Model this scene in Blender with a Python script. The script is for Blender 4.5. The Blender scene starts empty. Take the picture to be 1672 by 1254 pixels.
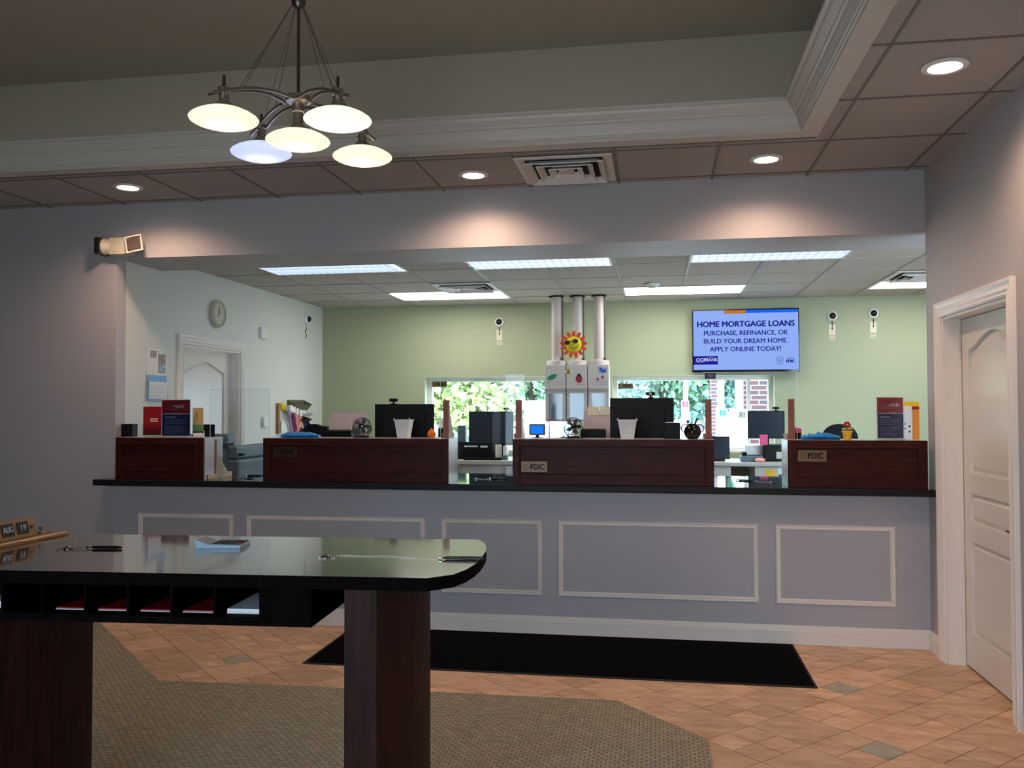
import bpy, math, random
from mathutils import Vector, Matrix
random.seed(7)
SC = bpy.context.scene
COL = SC.collection
PI = math.pi
# ------------------------------------------------------------------ camera model (used to turn measured pixels into places)
FPX, YAW, PITCH, ROLL = 1432.9, .163925, .0266865, -.0020582
CAMZ = 1.535
_fw = Vector((-math.sin(YAW)*math.cos(PITCH), math.cos(YAW)*math.cos(PITCH), math.sin(PITCH)))
_r = Vector((math.cos(YAW), math.sin(YAW), 0)); _u = _r.cross(_fw)
CR = _r*math.cos(ROLL)+_u*math.sin(ROLL); CU = _u*math.cos(ROLL)-_r*math.sin(ROLL)
CAM = Vector((0, 0, CAMZ))
def at(px, py, **k):
    d = _fw*FPX + CR*(px-836) - CU*(py-627)
    ax, v = list(k.items())[0]; ax = 'xyz'.index(ax)
    return CAM + d*((v-CAM[ax])/d[ax])

# ------------------------------------------------------------------ materials
def lin(c):
    return tuple(((v/255)/12.92 if v/255 <= .04045 else ((v/255+.055)/1.055)**2.4) for v in c)
def mat(name, col, rough=.5, metal=0, spec=.5, emit=None, es=0, noise=None, bump=None, coat=0, trans=0, alpha=None, sub=0):
    """noise=(scale, amount[, stretch]) varies the base colour, bump=(scale, strength) roughens the surface"""
    m = bpy.data.materials.new(name); m.use_nodes = True
    nt = m.node_tree; b = nt.nodes['Principled BSDF']
    c = tuple(col)+(1,)
    b.inputs['Base Color'].default_value = c
    b.inputs['Roughness'].default_value = rough
    b.inputs['Metallic'].default_value = metal
    b.inputs['Specular IOR Level'].default_value = spec
    b.inputs['Coat Weight'].default_value = coat
    b.inputs['Coat Roughness'].default_value = .05
    if emit: b.inputs['Emission Color'].default_value = tuple(emit)+(1,); b.inputs['Emission Strength'].default_value = es
    tc = nt.nodes.new('ShaderNodeTexCoord')
    def mapping(st):
        mp = nt.nodes.new('ShaderNodeMapping'); nt.links.new(tc.outputs['Object'], mp.inputs[0]); mp.inputs['Scale'].default_value = st
        return mp
    if noise:
        st = noise[2] if len(noise) > 2 else (1, 1, 1)
        n = nt.nodes.new('ShaderNodeTexNoise'); n.inputs['Scale'].default_value = noise[0]; n.inputs['Detail'].default_value = 4
        nt.links.new(mapping(st).outputs[0], n.inputs['Vector'])
        r = nt.nodes.new('ShaderNodeValToRGB'); a = noise[1]
        r.color_ramp.elements[0].position = .3; r.color_ramp.elements[1].position = .7
        r.color_ramp.elements[0].color = tuple(max(0, v*(1-a)) for v in col)+(1,)
        r.color_ramp.elements[1].color = tuple(min(1, v*(1+a)) for v in col)+(1,)
        nt.links.new(n.outputs['Fac'], r.inputs[0]); nt.links.new(r.outputs[0], b.inputs['Base Color'])
    if bump:
        n = nt.nodes.new('ShaderNodeTexNoise'); n.inputs['Scale'].default_value = bump[0]; n.inputs['Detail'].default_value = 3
        nt.links.new(mapping((1, 1, 1)).outputs[0], n.inputs['Vector'])
        bp = nt.nodes.new('ShaderNodeBump'); bp.inputs['Strength'].default_value = bump[1]; bp.inputs['Distance'].default_value = .01
        nt.links.new(n.outputs['Fac'], bp.inputs['Height']); nt.links.new(bp.outputs[0], b.inputs['Normal'])
    return m
def clear(name, tint=(1, 1, 1), refl=.06):
    """thin clear sheet: straight-through transparency plus a Fresnel mirror"""
    m = bpy.data.materials.new(name); m.use_nodes = True; nt = m.node_tree; nt.nodes.clear()
    o = nt.nodes.new('ShaderNodeOutputMaterial'); t = nt.nodes.new('ShaderNodeBsdfTransparent'); t.inputs[0].default_value = tint+(1,)
    g = nt.nodes.new('ShaderNodeBsdfGlossy'); g.inputs['Roughness'].default_value = .02
    mx = nt.nodes.new('ShaderNodeMixShader'); lw = nt.nodes.new('ShaderNodeFresnel'); lw.inputs[0].default_value = 1.3
    ml = nt.nodes.new('ShaderNodeMath'); ml.operation = 'ADD'; ml.inputs[1].default_value = refl
    nt.links.new(lw.outputs[0], ml.inputs[0]); nt.links.new(ml.outputs[0], mx.inputs[0])
    nt.links.new(t.outputs[0], mx.inputs[1]); nt.links.new(g.outputs[0], mx.inputs[2]); nt.links.new(mx.outputs[0], o.inputs[0])
    return m
def glow(name, col, s):
    m = bpy.data.materials.new(name); m.use_nodes = True; nt = m.node_tree; nt.nodes.clear()
    o = nt.nodes.new('ShaderNodeOutputMaterial'); e = nt.nodes.new('ShaderNodeEmission')
    e.inputs[0].default_value = tuple(col)+(1,); e.inputs[1].default_value = s; nt.links.new(e.outputs[0], o.inputs[0])
    return m
M = {}
M['wall'] = mat('lavender_grey_paint', (.44, .415, .425), .55, bump=(260, .12))
M['wall_counter'] = mat('blue_grey_paint', (.455, .445, .475), .5, bump=(260, .12))
M['wall_white'] = mat('pale_sage_paint', (.70, .71, .66), .6, bump=(260, .08))
M['wall_green'] = mat('sage_green_paint', (.37, .405, .26), .6, bump=(260, .08))
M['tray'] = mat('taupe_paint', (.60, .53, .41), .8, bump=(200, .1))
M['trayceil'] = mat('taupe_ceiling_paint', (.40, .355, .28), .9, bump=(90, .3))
M['trim'] = mat('cream_trim_paint', (.85, .80, .74), .35)
M['crown'] = mat('crown_paint', (.60, .55, .49), .45)
M['door'] = mat('white_door_paint', (.80, .76, .70), .28)
M['tile_c'] = mat('acoustic_tile', (.46, .42, .39), .9, bump=(420, .5))
M['grid'] = mat('ceiling_grid_shaded', (.20, .165, .14), .5)  # bars darkened: edge shadow of the recessed tiles put into the colour
M['tile_b'] = mat('acoustic_tile_pale', (.52, .48, .41), .9, bump=(420, .4))
M['grid_b'] = mat('ceiling_grid_pale_shaded', (.36, .33, .29), .5)  # darker than its tiles, with their edge shadow in the colour
M['grout'] = mat('brown_grout', (.15, .07, .035), .8)
M['tile_grey'] = mat('grey_green_floor_tile', (.36, .36, .28), .35, noise=(14, .25))
M['mahogany'] = mat('mahogany_veneer', (.045, .008, .005), .45, spec=.16, noise=(5, .4, (1, 1, 9)))
M['darkwood'] = mat('dark_espresso_wood', (.003, .002, .002), .7, spec=.02, noise=(5, .4, (8, 8, 1)))
M['redwood'] = mat('dark_cherry_wood', (.024, .0065, .0045), .5, spec=.10, noise=(6, .45, (9, 9, .8)))
M['black'] = mat('black_plastic', (.005, .005, .006), .5, spec=.2)
M['blackgloss'] = mat('black_gloss', (.006, .005, .006), .08)
M['screen_off'] = mat('dark_monitor_glass', (.02, .03, .045), .2, spec=.4)
M['granite_edge'] = mat('honed_granite_edge', (.008, .008, .009), .5, spec=.25)
M['blackfab'] = mat('black_fabric', (.008, .008, .010), .85, spec=.15)
M['white'] = mat('white_plastic', (.80, .80, .78), .35)
M['offwhite'] = mat('ivory_plastic', (.72, .64, .48), .4)
M['putty'] = mat('putty_painted_metal', (.56, .50, .46), .4)
M['putty_d'] = mat('dark_putty', (.30, .26, .24), .5)  # darker putty tone for slots, print lines and small rings
M['laminate'] = mat('grey_laminate', (.48, .50, .52), .22, noise=(60, .06))
M['beige_lam'] = mat('beige_laminate', (.55, .50, .44), .3, noise=(80, .08))
M['beige_metal'] = mat('beige_metal_cabinet', (.60, .56, .50), .4)
M['nickel'] = mat('brushed_nickel', (.42, .38, .33), .32, metal=1, bump=(160, .06))
M['chrome'] = mat('chrome', (.75, .76, .78), .15, metal=1)
M['bronze'] = mat('dark_pewter', (.13, .11, .10), .35, metal=1)
M['brass'] = mat('brushed_brass', (.34, .25, .12), .38, metal=1)
M['brassdull'] = mat('dull_gold_sign', (.19, .125, .065), .4, metal=.3)
M['paper'] = mat('white_paper', (.82, .80, .78), .7)
M['pinkpaper'] = mat('pale_pinkish_paper', (.66, .56, .56), .7)
M['yellowpaper'] = mat('cream_note', (.80, .75, .55), .7)
M['red'] = mat('crimson_print', (.30, .010, .016), .3)
M['navy'] = mat('navy_print', (.012, .022, .085), .3)
M['navyfold'] = mat('navy_folder', (.012, .025, .12), .5)
M['oak'] = mat('honey_oak', (.33, .16, .045), .4, noise=(8, .3, (1, 8, 8)))
M['pine'] = mat('raw_pine', (.66, .52, .36), .6, noise=(9, .15, (1, 1, 6)))
M['stain'] = mat('red_brown_stained_wood', (.22, .075, .04), .5, noise=(8, .3, (6, 6, 1)))
M['bluebag'] = mat('bright_blue_plastic_film', (.01, .22, .62), .25, bump=(38, .8))
M['orange'] = mat('orange_plush', (.85, .20, .025), .9, bump=(160, .8))
M['petal'] = mat('orange_felt', (.80, .10, .02), .9, bump=(120, .6))
M['sunface'] = mat('yellow_felt', (.80, .62, .03), .9, bump=(120, .6))
M['leafgreen'] = mat('green_foam', (.01, .26, .10), .6)
M['skyblue'] = mat('blue_foam', (.02, .10, .50), .6)
M['crimson'] = mat('crimson_foam', (.45, .01, .03), .6)
M['pink'] = mat('pink_petals', (.85, .10, .28), .7)
M['salmon'] = mat('salmon_beads', (.85, .38, .32), .6)
M['plum'] = mat('plum_beads', (.25, .03, .10), .6)
M['lavender'] = mat('lavender_beads', (.45, .36, .55), .6)
M['yellow'] = mat('yellow_plastic', (.85, .50, .01), .4)
M['gold'] = mat('golden_print', (.55, .36, .12), .5)
M['orangeprint'] = mat('orange_print', (.72, .24, .02), .5)
M['green_print'] = mat('green_print', (.12, .28, .08), .5)
M['steel'] = mat('slate_blue_vinyl', (.10, .15, .19), .45, bump=(90, .2))
M['smoke'] = mat('smoked_acrylic', (.13, .11, .07), .2)
M['smoke2'] = mat('brown_acrylic', (.10, .055, .05), .25)
M['calblue'] = mat('calendar_blue', (.18, .42, .75), .6)
M['calink'] = mat('calendar_ink', (.25, .30, .48), .7)
M['photo1'] = mat('printed_photo', (.30, .22, .18), .5, noise=(60, .8))
M['photo2'] = mat('printed_photo_cool', (.28, .34, .42), .5, noise=(50, .8))
M['clear'] = clear('clear_acrylic', (.93, .96, .96), .015)
M['glass'] = clear('window_glass', (.93, .98, .97), .01)
M['edge'] = mat('acrylic_edge', (.75, .85, .88), .2, emit=(.6, .8, .9), es=.0)
M['lens'] = clear('lamp_lens', (.55, .5, .48), .12)
M['reflector'] = mat('lamp_reflector', (.62, .56, .54), .35, metal=.5)
M['mat'] = mat('black_ribbed_mat', (.004, .004, .005), .95, spec=.02, bump=(150, .5))
M['rubber'] = mat('black_rubber_edge', (.006, .006, .006), .7)
M['led'] = glow('downlight_lamp', (1, .84, .66), 14)
M['panel'] = glow('lit_light_panel', (1, .97, .92), 12)
M['screen'] = glow('lit_screen', (.30, .46, 1.0), .92)
M['screenblue'] = glow('lit_blue_screen', (.01, .21, 1.0), 1.0)
M['txtblue'] = glow('screen_text_blue', (.022, .022, .30), .9)
M['barblue'] = glow('screen_bar_blue', (.01, .13, .95), 1.0)
M['barorange'] = glow('screen_bar_orange', (.66, .22, .04), .8)
M['logonavy'] = glow('screen_logo_navy', (.015, .01, .28), 1.0)
M['txtpale'] = glow('screen_text_pale', (.6, .68, 1.0), 1.0)
M['ink'] = mat('black_ink', (.006, .006, .006), .5)
M['whiteink'] = mat('white_ink', (.8, .8, .8), .5)
M['redink'] = mat('red_ink', (.5, .03, .03), .5)
M['asphalt'] = mat('pale_concrete', (.62, .62, .60), .9, noise=(2, .1))
M['bark'] = mat('tree_bark', (.12, .09, .06), .9, noise=(8, .4))
M['leafA'] = mat('yellow_green_leaves', (.42, .49, .20), .7, noise=(2.2, .55))
M['leafB'] = mat('green_leaves', (.24, .38, .22), .7, noise=(2.2, .45))
M['leafC'] = mat('blue_green_leaves', (.20, .36, .30), .7, noise=(2.5, .5))
M['extwall'] = mat('pale_siding', (.45, .47, .52), .8)
M['white_ext'] = mat('white_painted_steel', (.78, .80, .82), .5)
M['mirror'] = mat('carrier_window', (.05, .06, .07), .06, spec=1)
M['teal'] = mat('green_number_plate', (.01, .26, .16), .4)
M['greyplate'] = mat('grey_number_plate', (.13, .13, .13), .4)
M['redplate'] = mat('red_number_plate', (.6, .03, .07), .4)
M['clockface'] = mat('clock_face', (.72, .72, .66), .5)
M['clockrim'] = mat('ivory_clock_rim', (.50, .49, .38), .35)
M['ventmetal'] = mat('white_vent_metal', (.78, .74, .70), .5)
M['dark'] = mat('duct_dark', (.015, .014, .013), .9)
M['calc'] = mat('pale_blue_plastic', (.42, .58, .68), .35)
M['calcface'] = mat('grey_calculator_face', (.33, .33, .33), .4)

def tile_mat():
    m = bpy.data.materials.new('peach_floor_tile'); m.use_nodes = True; nt = m.node_tree; b = nt.nodes['Principled BSDF']
    g = nt.nodes.new('ShaderNodeNewGeometry'); tc = nt.nodes.new('ShaderNodeTexCoord')
    n = nt.nodes.new('ShaderNodeTexNoise'); n.inputs['Scale'].default_value = 9; n.inputs['Detail'].default_value = 7; n.inputs['Roughness'].default_value = .65
    mp = nt.nodes.new('ShaderNodeMapping'); mp.inputs['Rotation'].default_value = (0, 0, .5); mp.inputs['Scale'].default_value = (.55, 1.5, 1)
    nt.links.new(tc.outputs['Object'], mp.inputs[0]); nt.links.new(mp.outputs[0], n.inputs[0])
    r = nt.nodes.new('ShaderNodeValToRGB'); e = r.color_ramp.elements
    e[0].position = .28; e[0].color = (.43, .245, .13, 1); e[1].position = .70; e[1].color = (.76, .54, .36, 1)
    nt.links.new(n.outputs['Fac'], r.inputs[0])
    hs = nt.nodes.new('ShaderNodeHueSaturation'); nt.links.new(r.outputs[0], hs.inputs['Color'])
    mr = nt.nodes.new('ShaderNodeMapRange'); mr.inputs[3].default_value = .82; mr.inputs[4].default_value = 1.13
    nt.links.new(g.outputs['Random Per Island'], mr.inputs[0]); nt.links.new(mr.outputs[0], hs.inputs['Value'])
    nt.links.new(hs.outputs[0], b.inputs['Base Color']); b.inputs['Roughness'].default_value = .42
    bp = nt.nodes.new('ShaderNodeBump'); bp.inputs['Strength'].default_value = .12; nt.links.new(n.outputs['Fac'], bp.inputs['Height']); nt.links.new(bp.outputs[0], b.inputs['Normal'])
    return m
M['floortile'] = tile_mat()
def carpet_mat():
    m = bpy.data.materials.new('olive_basket_carpet'); m.use_nodes = True; nt = m.node_tree; b = nt.nodes['Principled BSDF']
    tc = nt.nodes.new('ShaderNodeTexCoord'); mp = nt.nodes.new('ShaderNodeMapping'); nt.links.new(tc.outputs['Object'], mp.inputs[0])
    br = nt.nodes.new('ShaderNodeTexBrick'); nt.links.new(mp.outputs[0], br.inputs[0])
    br.inputs['Color1'].default_value = (.30, .275, .18, 1); br.inputs['Color2'].default_value = (.235, .21, .145, 1); br.inputs['Mortar'].default_value = (.12, .105, .07, 1)
    br.inputs['Scale'].default_value = 1; br.inputs['Mortar Size'].default_value = .004; br.inputs['Brick Width'].default_value = .038; br.inputs['Row Height'].default_value = .021
    br.inputs['Mortar Smooth'].default_value = .9; br.offset = .5
    n = nt.nodes.new('ShaderNodeTexNoise'); n.inputs['Scale'].default_value = 70; n.inputs['Detail'].default_value = 4; nt.links.new(tc.outputs['Object'], n.inputs[0])
    mx = nt.nodes.new('ShaderNodeMix'); mx.data_type = 'RGBA'; mx.blend_type = 'MULTIPLY'; mx.inputs[0].default_value = .75
    nt.links.new(br.outputs[0], mx.inputs[6]); nt.links.new(n.outputs['Color'], mx.inputs[7])
    hs = nt.nodes.new('ShaderNodeHueSaturation'); hs.inputs['Value'].default_value = 2.15; hs.inputs['Saturation'].default_value = .75; nt.links.new(mx.outputs[2], hs.inputs['Color'])
    nt.links.new(hs.outputs[0], b.inputs['Base Color']); b.inputs['Roughness'].default_value = .95; b.inputs['Specular IOR Level'].default_value = .1
    bp = nt.nodes.new('ShaderNodeBump'); bp.inputs['Strength'].default_value = .7; bp.inputs['Distance'].default_value = .006
    nt.links.new(br.outputs['Fac'], bp.inputs['Height']); bp.invert = True; nt.links.new(bp.outputs[0], b.inputs['Normal'])
    return m
M['carpet'] = carpet_mat()
def granite_mat():
    m = bpy.data.materials.new('black_granite'); m.use_nodes = True; nt = m.node_tree; b = nt.nodes['Principled BSDF']
    tc = nt.nodes.new('ShaderNodeTexCoord'); v = nt.nodes.new('ShaderNodeTexVoronoi'); v.inputs['Scale'].default_value = 130
    nt.links.new(tc.outputs['Object'], v.inputs[0])
    r = nt.nodes.new('ShaderNodeValToRGB'); e = r.color_ramp.elements
    e[0].position = .08; e[0].color = (.09, .085, .08, 1); e[1].position = .26; e[1].color = (.008, .008, .010, 1)
    nt.links.new(v.outputs['Distance'], r.inputs[0]); nt.links.new(r.outputs[0], b.inputs['Base Color']); b.inputs['Roughness'].default_value = .06
    b.inputs['Specular IOR Level'].default_value = .75
    return m
M['granite'] = granite_mat()
def brick_mat():
    m = bpy.data.materials.new('red_brick'); m.use_nodes = True; nt = m.node_tree; b = nt.nodes['Principled BSDF']
    tc = nt.nodes.new('ShaderNodeTexCoord'); mp = nt.nodes.new('ShaderNodeMapping'); mp.inputs['Rotation'].default_value = (PI/2, 0, 0)
    nt.links.new(tc.outputs['Object'], mp.inputs[0])
    br = nt.nodes.new('ShaderNodeTexBrick'); nt.links.new(mp.outputs[0], br.inputs[0]); br.inputs['Scale'].default_value = 1
    br.inputs['Color1'].default_value = (.17, .06, .06, 1); br.inputs['Color2'].default_value = (.09, .07, .09, 1); br.inputs['Mortar'].default_value = (.34, .33, .35, 1)
    br.inputs['Brick Width'].default_value = .215; br.inputs['Row Height'].default_value = .068; br.inputs['Mortar Size'].default_value = .007
    nt.links.new(br.outputs[0], b.inputs['Base Color']); b.inputs['Roughness'].default_value = .9
    return m
M['brick'] = brick_mat()
def desk_mat():
    m = mat('espresso_lacquer_top', (.020, .013, .010), .12, noise=(6, .35, (1, 9, 9)), spec=.9, coat=.8)
    return m
M['desktop'] = desk_mat()
def frosted():
    out = []
    for nm, c, e in (('frosted_glass_warm', (1, .965, .89), .36), ('frosted_glass_cool', (.80, .84, 1), .36), ('frosted_glass_white', (.94, .97, .92), .34)):
        m = bpy.data.materials.new(nm); m.use_nodes = True; nt = m.node_tree; nt.nodes.clear()
        o = nt.nodes.new('ShaderNodeOutputMaterial'); t = nt.nodes.new('ShaderNodeBsdfTranslucent'); t.inputs[0].default_value = c+(1,)
        d = nt.nodes.new('ShaderNodeBsdfPrincipled'); d.inputs['Base Color'].default_value = c+(1,); d.inputs['Roughness'].default_value = .25
        d.inputs['Emission Color'].default_value = c+(1,); d.inputs['Emission Strength'].default_value = e
        mx = nt.nodes.new('ShaderNodeMixShader'); mx.inputs[0].default_value = .45
        nt.links.new(t.outputs[0], mx.inputs[1]); nt.links.new(d.outputs[0], mx.inputs[2]); nt.links.new(mx.outputs[0], o.inputs[0]); out.append(m)
    return out
FROST = frosted()

# ------------------------------------------------------------------ mesh builder
class MB:
    def __init__(s): s.v = []; s.f = []; s.mi = []; s.sm = []; s.mats = []; s.cur = 0; s.X = Matrix.Identity(4)
    def use(s, name):
        m = M[name] if isinstance(name, str) else name
        if m not in s.mats: s.mats.append(m)
        s.cur = s.mats.index(m); return s
    def xf(s, m=None): s.X = m or Matrix.Identity(4); return s
    def add(s, vs, fs, smooth=False):
        o = len(s.v); s.v += [tuple(s.X @ Vector(p)) for p in vs]
        for f in fs: s.f.append([o+i for i in f]); s.mi.append(s.cur); s.sm.append(smooth)
        return s
    def box(s, x0, x1, y0, y1, z0, z1):
        if x0 > x1: x0, x1 = x1, x0
        if y0 > y1: y0, y1 = y1, y0
        if z0 > z1: z0, z1 = z1, z0
        vs = [(x, y, z) for z in (z0, z1) for y in (y0, y1) for x in (x0, x1)]
        return s.add(vs, [(0, 2, 3, 1), (4, 5, 7, 6), (0, 1, 5, 4), (2, 6, 7, 3), (0, 4, 6, 2), (1, 3, 7, 5)])
    def prism(s, pts, a0, a1, axis='z', smooth=False):
        """polygon pts (2d) extruded along axis from a0 to a1"""
        def P(p, a):
            return {'z': (p[0], p[1], a), 'y': (p[0], a, p[1]), 'x': (a, p[0], p[1])}[axis]
        n = len(pts); ar = sum(pts[i][0]*pts[(i+1) % n][1]-pts[(i+1) % n][0]*pts[i][1] for i in range(n))
        if (ar < 0) != (axis == 'y'): pts = pts[::-1]
        if a0 > a1: a0, a1 = a1, a0
        vs = [P(p, a0) for p in pts]+[P(p, a1) for p in pts]
        s.add(vs, [tuple(range(n))[::-1], tuple(range(n, 2*n))])
        o = len(s.v)-2*n
        for i in range(n):
            j = (i+1) % n; s.f.append([o+i, o+j, o+n+j, o+n+i]); s.mi.append(s.cur); s.sm.append(smooth)
        return s
    def lathe(s, prof, n=24, c=(0, 0, 0), axis='z', smooth=True, a0=0, a1=2*PI):
        """profile [(radius, height)] turned round the axis through c"""
        full = abs(a1-a0-2*PI) < 1e-6; k = n if full else n+1; vs = []
        for r, h in prof:
            for i in range(k):
                a = a0+(a1-a0)*i/n; x, y = r*math.cos(a), r*math.sin(a)
                p = {'z': (x, y, h), 'y': (x, h, y), 'x': (h, x, y)}[axis]
                vs.append((p[0]+c[0], p[1]+c[1], p[2]+c[2]))
        fs = []
        for q in range(len(prof)-1):
            for i in range(n):
                j = (i+1) % k; f = (q*k+i, q*k+j, (q+1)*k+j, (q+1)*k+i)
                fs.append(f if axis != 'y' else f[::-1])
        s.add(vs, fs, smooth)
        for q, flip in ((0, True), (len(prof)-1, False)):
            if prof[q][0] > 1e-6 and full:
                f = [q*k+i for i in range(k)]; f = f[::-1] if flip != (axis == 'y') else f
                o = len(s.v)-len(vs); s.f.append([o+i for i in f]); s.mi.append(s.cur); s.sm.append(False)
        return s
    def cyl(s, c, r, h, n=20, axis='z', r2=None):
        return s.lathe([(r, 0), (r if r2 is None else r2, h)], n, c, axis)
    def ball(s, c, r, n=16, sc=(1, 1, 1)):
        X = s.X; s.X = X @ Matrix.Translation(c) @ Matrix.Diagonal((*sc, 1))
        m = n//2; s.lathe([(max(1e-5, r*math.sin(PI*i/m)), -r*math.cos(PI*i/m)) for i in range(m+1)], n); s.X = X
        return s
    def tube(s, pts, r, n=8, closed=False, rz=None):
        """round (or flat, rz = half height) section swept along points"""
        pts = [Vector(p) for p in pts]; L = len(pts); vs = []; up = Vector((0, 0, 1)); last = None
        for i, p in enumerate(pts):
            t = (pts[(i+1) % L]-pts[i-1]) if closed else (pts[min(i+1, L-1)]-pts[max(i-1, 0)])
            t.normalize(); a = t.cross(up)
            if a.length < .05: a = last or t.cross(Vector((1, 0, 0)))
            a.normalize()
            if last and a.dot(last) < 0 and rz is None: pass
            last = a; b = a.cross(t)
            for q in range(n):
                w = 2*PI*q/n+(PI/n if n == 4 else 0); vs.append(p+a*(r*math.cos(w))+b*((rz or r)*math.sin(w)))
        fs = []
        for i in range(L if closed else L-1):
            j = (i+1) % L
            for q in range(n): w = (q+1) % n; fs.append((i*n+q, j*n+q, j*n+w, i*n+w))
        if not closed: fs += [tuple(range(n)), tuple(range((L-1)*n, L*n))[::-1]]
        return s.add(vs, fs, n > 4)
    def torus(s, c, R, r, axis='z', n=28, k=6):
        pts = []
        for i in range(n):
            a = 2*PI*i/n; x, y = R*math.cos(a), R*math.sin(a)
            pts.append({'z': (c[0]+x, c[1]+y, c[2]), 'y': (c[0]+x, c[1], c[2]+y), 'x': (c[0], c[1]+x, c[2]+y)}[axis])
        vs = []
        for i, p in enumerate(pts):
            a = 2*PI*i/n; P = Vector(p); C = Vector(c); rad = (P-C).normalized(); ax = Vector({'z': (0, 0, 1), 'y': (0, 1, 0), 'x': (1, 0, 0)}[axis])
            for q in range(k): w = 2*PI*q/k; vs.append(P+rad*r*math.cos(w)+ax*r*math.sin(w))
        fs = [(i*k+q, ((i+1) % n)*k+q, ((i+1) % n)*k+(q+1) % k, i*k+(q+1) % k) for i in range(n) for q in range(k)]
        return s.add(vs, fs, True)
    def build(s, name, parent=None, loc=None, rz=0, bevel=0, fixn=True):
        me = bpy.data.meshes.new(name); me.from_pydata(s.v, [], s.f)
        for m in s.mats: me.materials.append(m)
        me.polygons.foreach_set('material_index', s.mi); me.polygons.foreach_set('use_smooth', s.sm)
        if fixn:
            import bmesh
            b = bmesh.new(); b.from_mesh(me); bmesh.ops.recalc_face_normals(b, faces=b.faces); b.to_mesh(me); b.free()
        if any(s.sm): me.set_sharp_from_angle(angle=math.radians(42))
        o = bpy.data.objects.new(name, me); COL.objects.link(o)
        if parent: o.parent = parent
        if loc is not None: o.location = loc
        o.rotation_euler = (0, 0, rz)
        if bevel:
            md = o.modifiers.new('bevel', 'BEVEL'); md.width = bevel; md.segments = 2; md.limit_method = 'ANGLE'; md.angle_limit = math.radians(50)
        return o
def tag(o, label, cat, group=None, kind=None):
    o['label'] = label; o['category'] = cat
    if group: o['group'] = group
    if kind: o['kind'] = kind
    return o
def struct(o): o['kind'] = 'structure'; return o
def thing(name, label, cat, loc=(0, 0, 0), rz=0, group=None, kind=None):
    o = bpy.data.objects.new(name, None); COL.objects.link(o); o.location = loc; o.rotation_euler = (0, 0, rz); o.empty_display_size = .05
    return tag(o, label, cat, group, kind)
def sname(name, loc=(0, 0, 0), rz=0):
    o = bpy.data.objects.new(name, None); COL.objects.link(o); o.location = loc; o.rotation_euler = (0, 0, rz); o['kind'] = 'structure'; return o
def dup(root, loc=None, rz=None, label=None, group=None, parent=None):
    c = root.copy(); COL.objects.link(c)
    if parent: c.parent = parent
    for ch in list(root.children): dup(ch, parent=c)
    if loc is not None: c.location = loc
    if rz is not None: c.rotation_euler = (0, 0, rz)
    if label: c['label'] = label
    if group: c['group'] = group
    return c
def text(txt, size, m, parent, loc, rot=(PI/2, 0, 0), align='CENTER', bold=0, sx=1, name='lettering', ext=.0004):
    cu = bpy.data.curves.new('t', 'FONT'); cu.body = txt; cu.size = size; cu.align_x = align; cu.align_y = 'CENTER'; cu.extrude = ext
    cu.resolution_u = 3
    ob = bpy.data.objects.new('t', cu); COL.objects.link(ob)
    dg = bpy.context.evaluated_depsgraph_get(); m0 = bpy.data.meshes.new_from_object(ob.evaluated_get(dg))
    bpy.data.objects.remove(ob); bpy.data.curves.remove(cu)
    V0 = [v.co.copy() for v in m0.vertices]; F0 = [tuple(p.vertices) for p in m0.polygons]; bpy.data.meshes.remove(m0)
    sh = [(0, 0)] if bold <= 0 else [(-bold, 0), (bold, 0), (0, bold*.6), (0, -bold*.6), (0, 0)]
    vs, fs = [], []
    for dx, dy in sh:
        k = len(vs); vs += [(v.x*sx+dx, v.y+dy, v.z) for v in V0]; fs += [tuple(k+q for q in f) for f in F0]
    me = bpy.data.meshes.new(name); me.from_pydata(vs, [], fs); me.materials.append(M[m])
    o = bpy.data.objects.new(name, me); COL.objects.link(o); o.parent = parent; o.location = loc; o.rotation_euler = rot
    return o

# ================================================================== geometry constants
YW = 5.95          # front face of the counter wall and the header above it
XR = 1.70          # wall on the right with the door
XL = -3.97         # left wall of the teller room
YB = 10.03         # green back wall
ZC, ZB, ZH = 3.05, 2.736, 2.65
RX0, RY0 = -7.0, -.7   # unseen ends of the lobby
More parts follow.
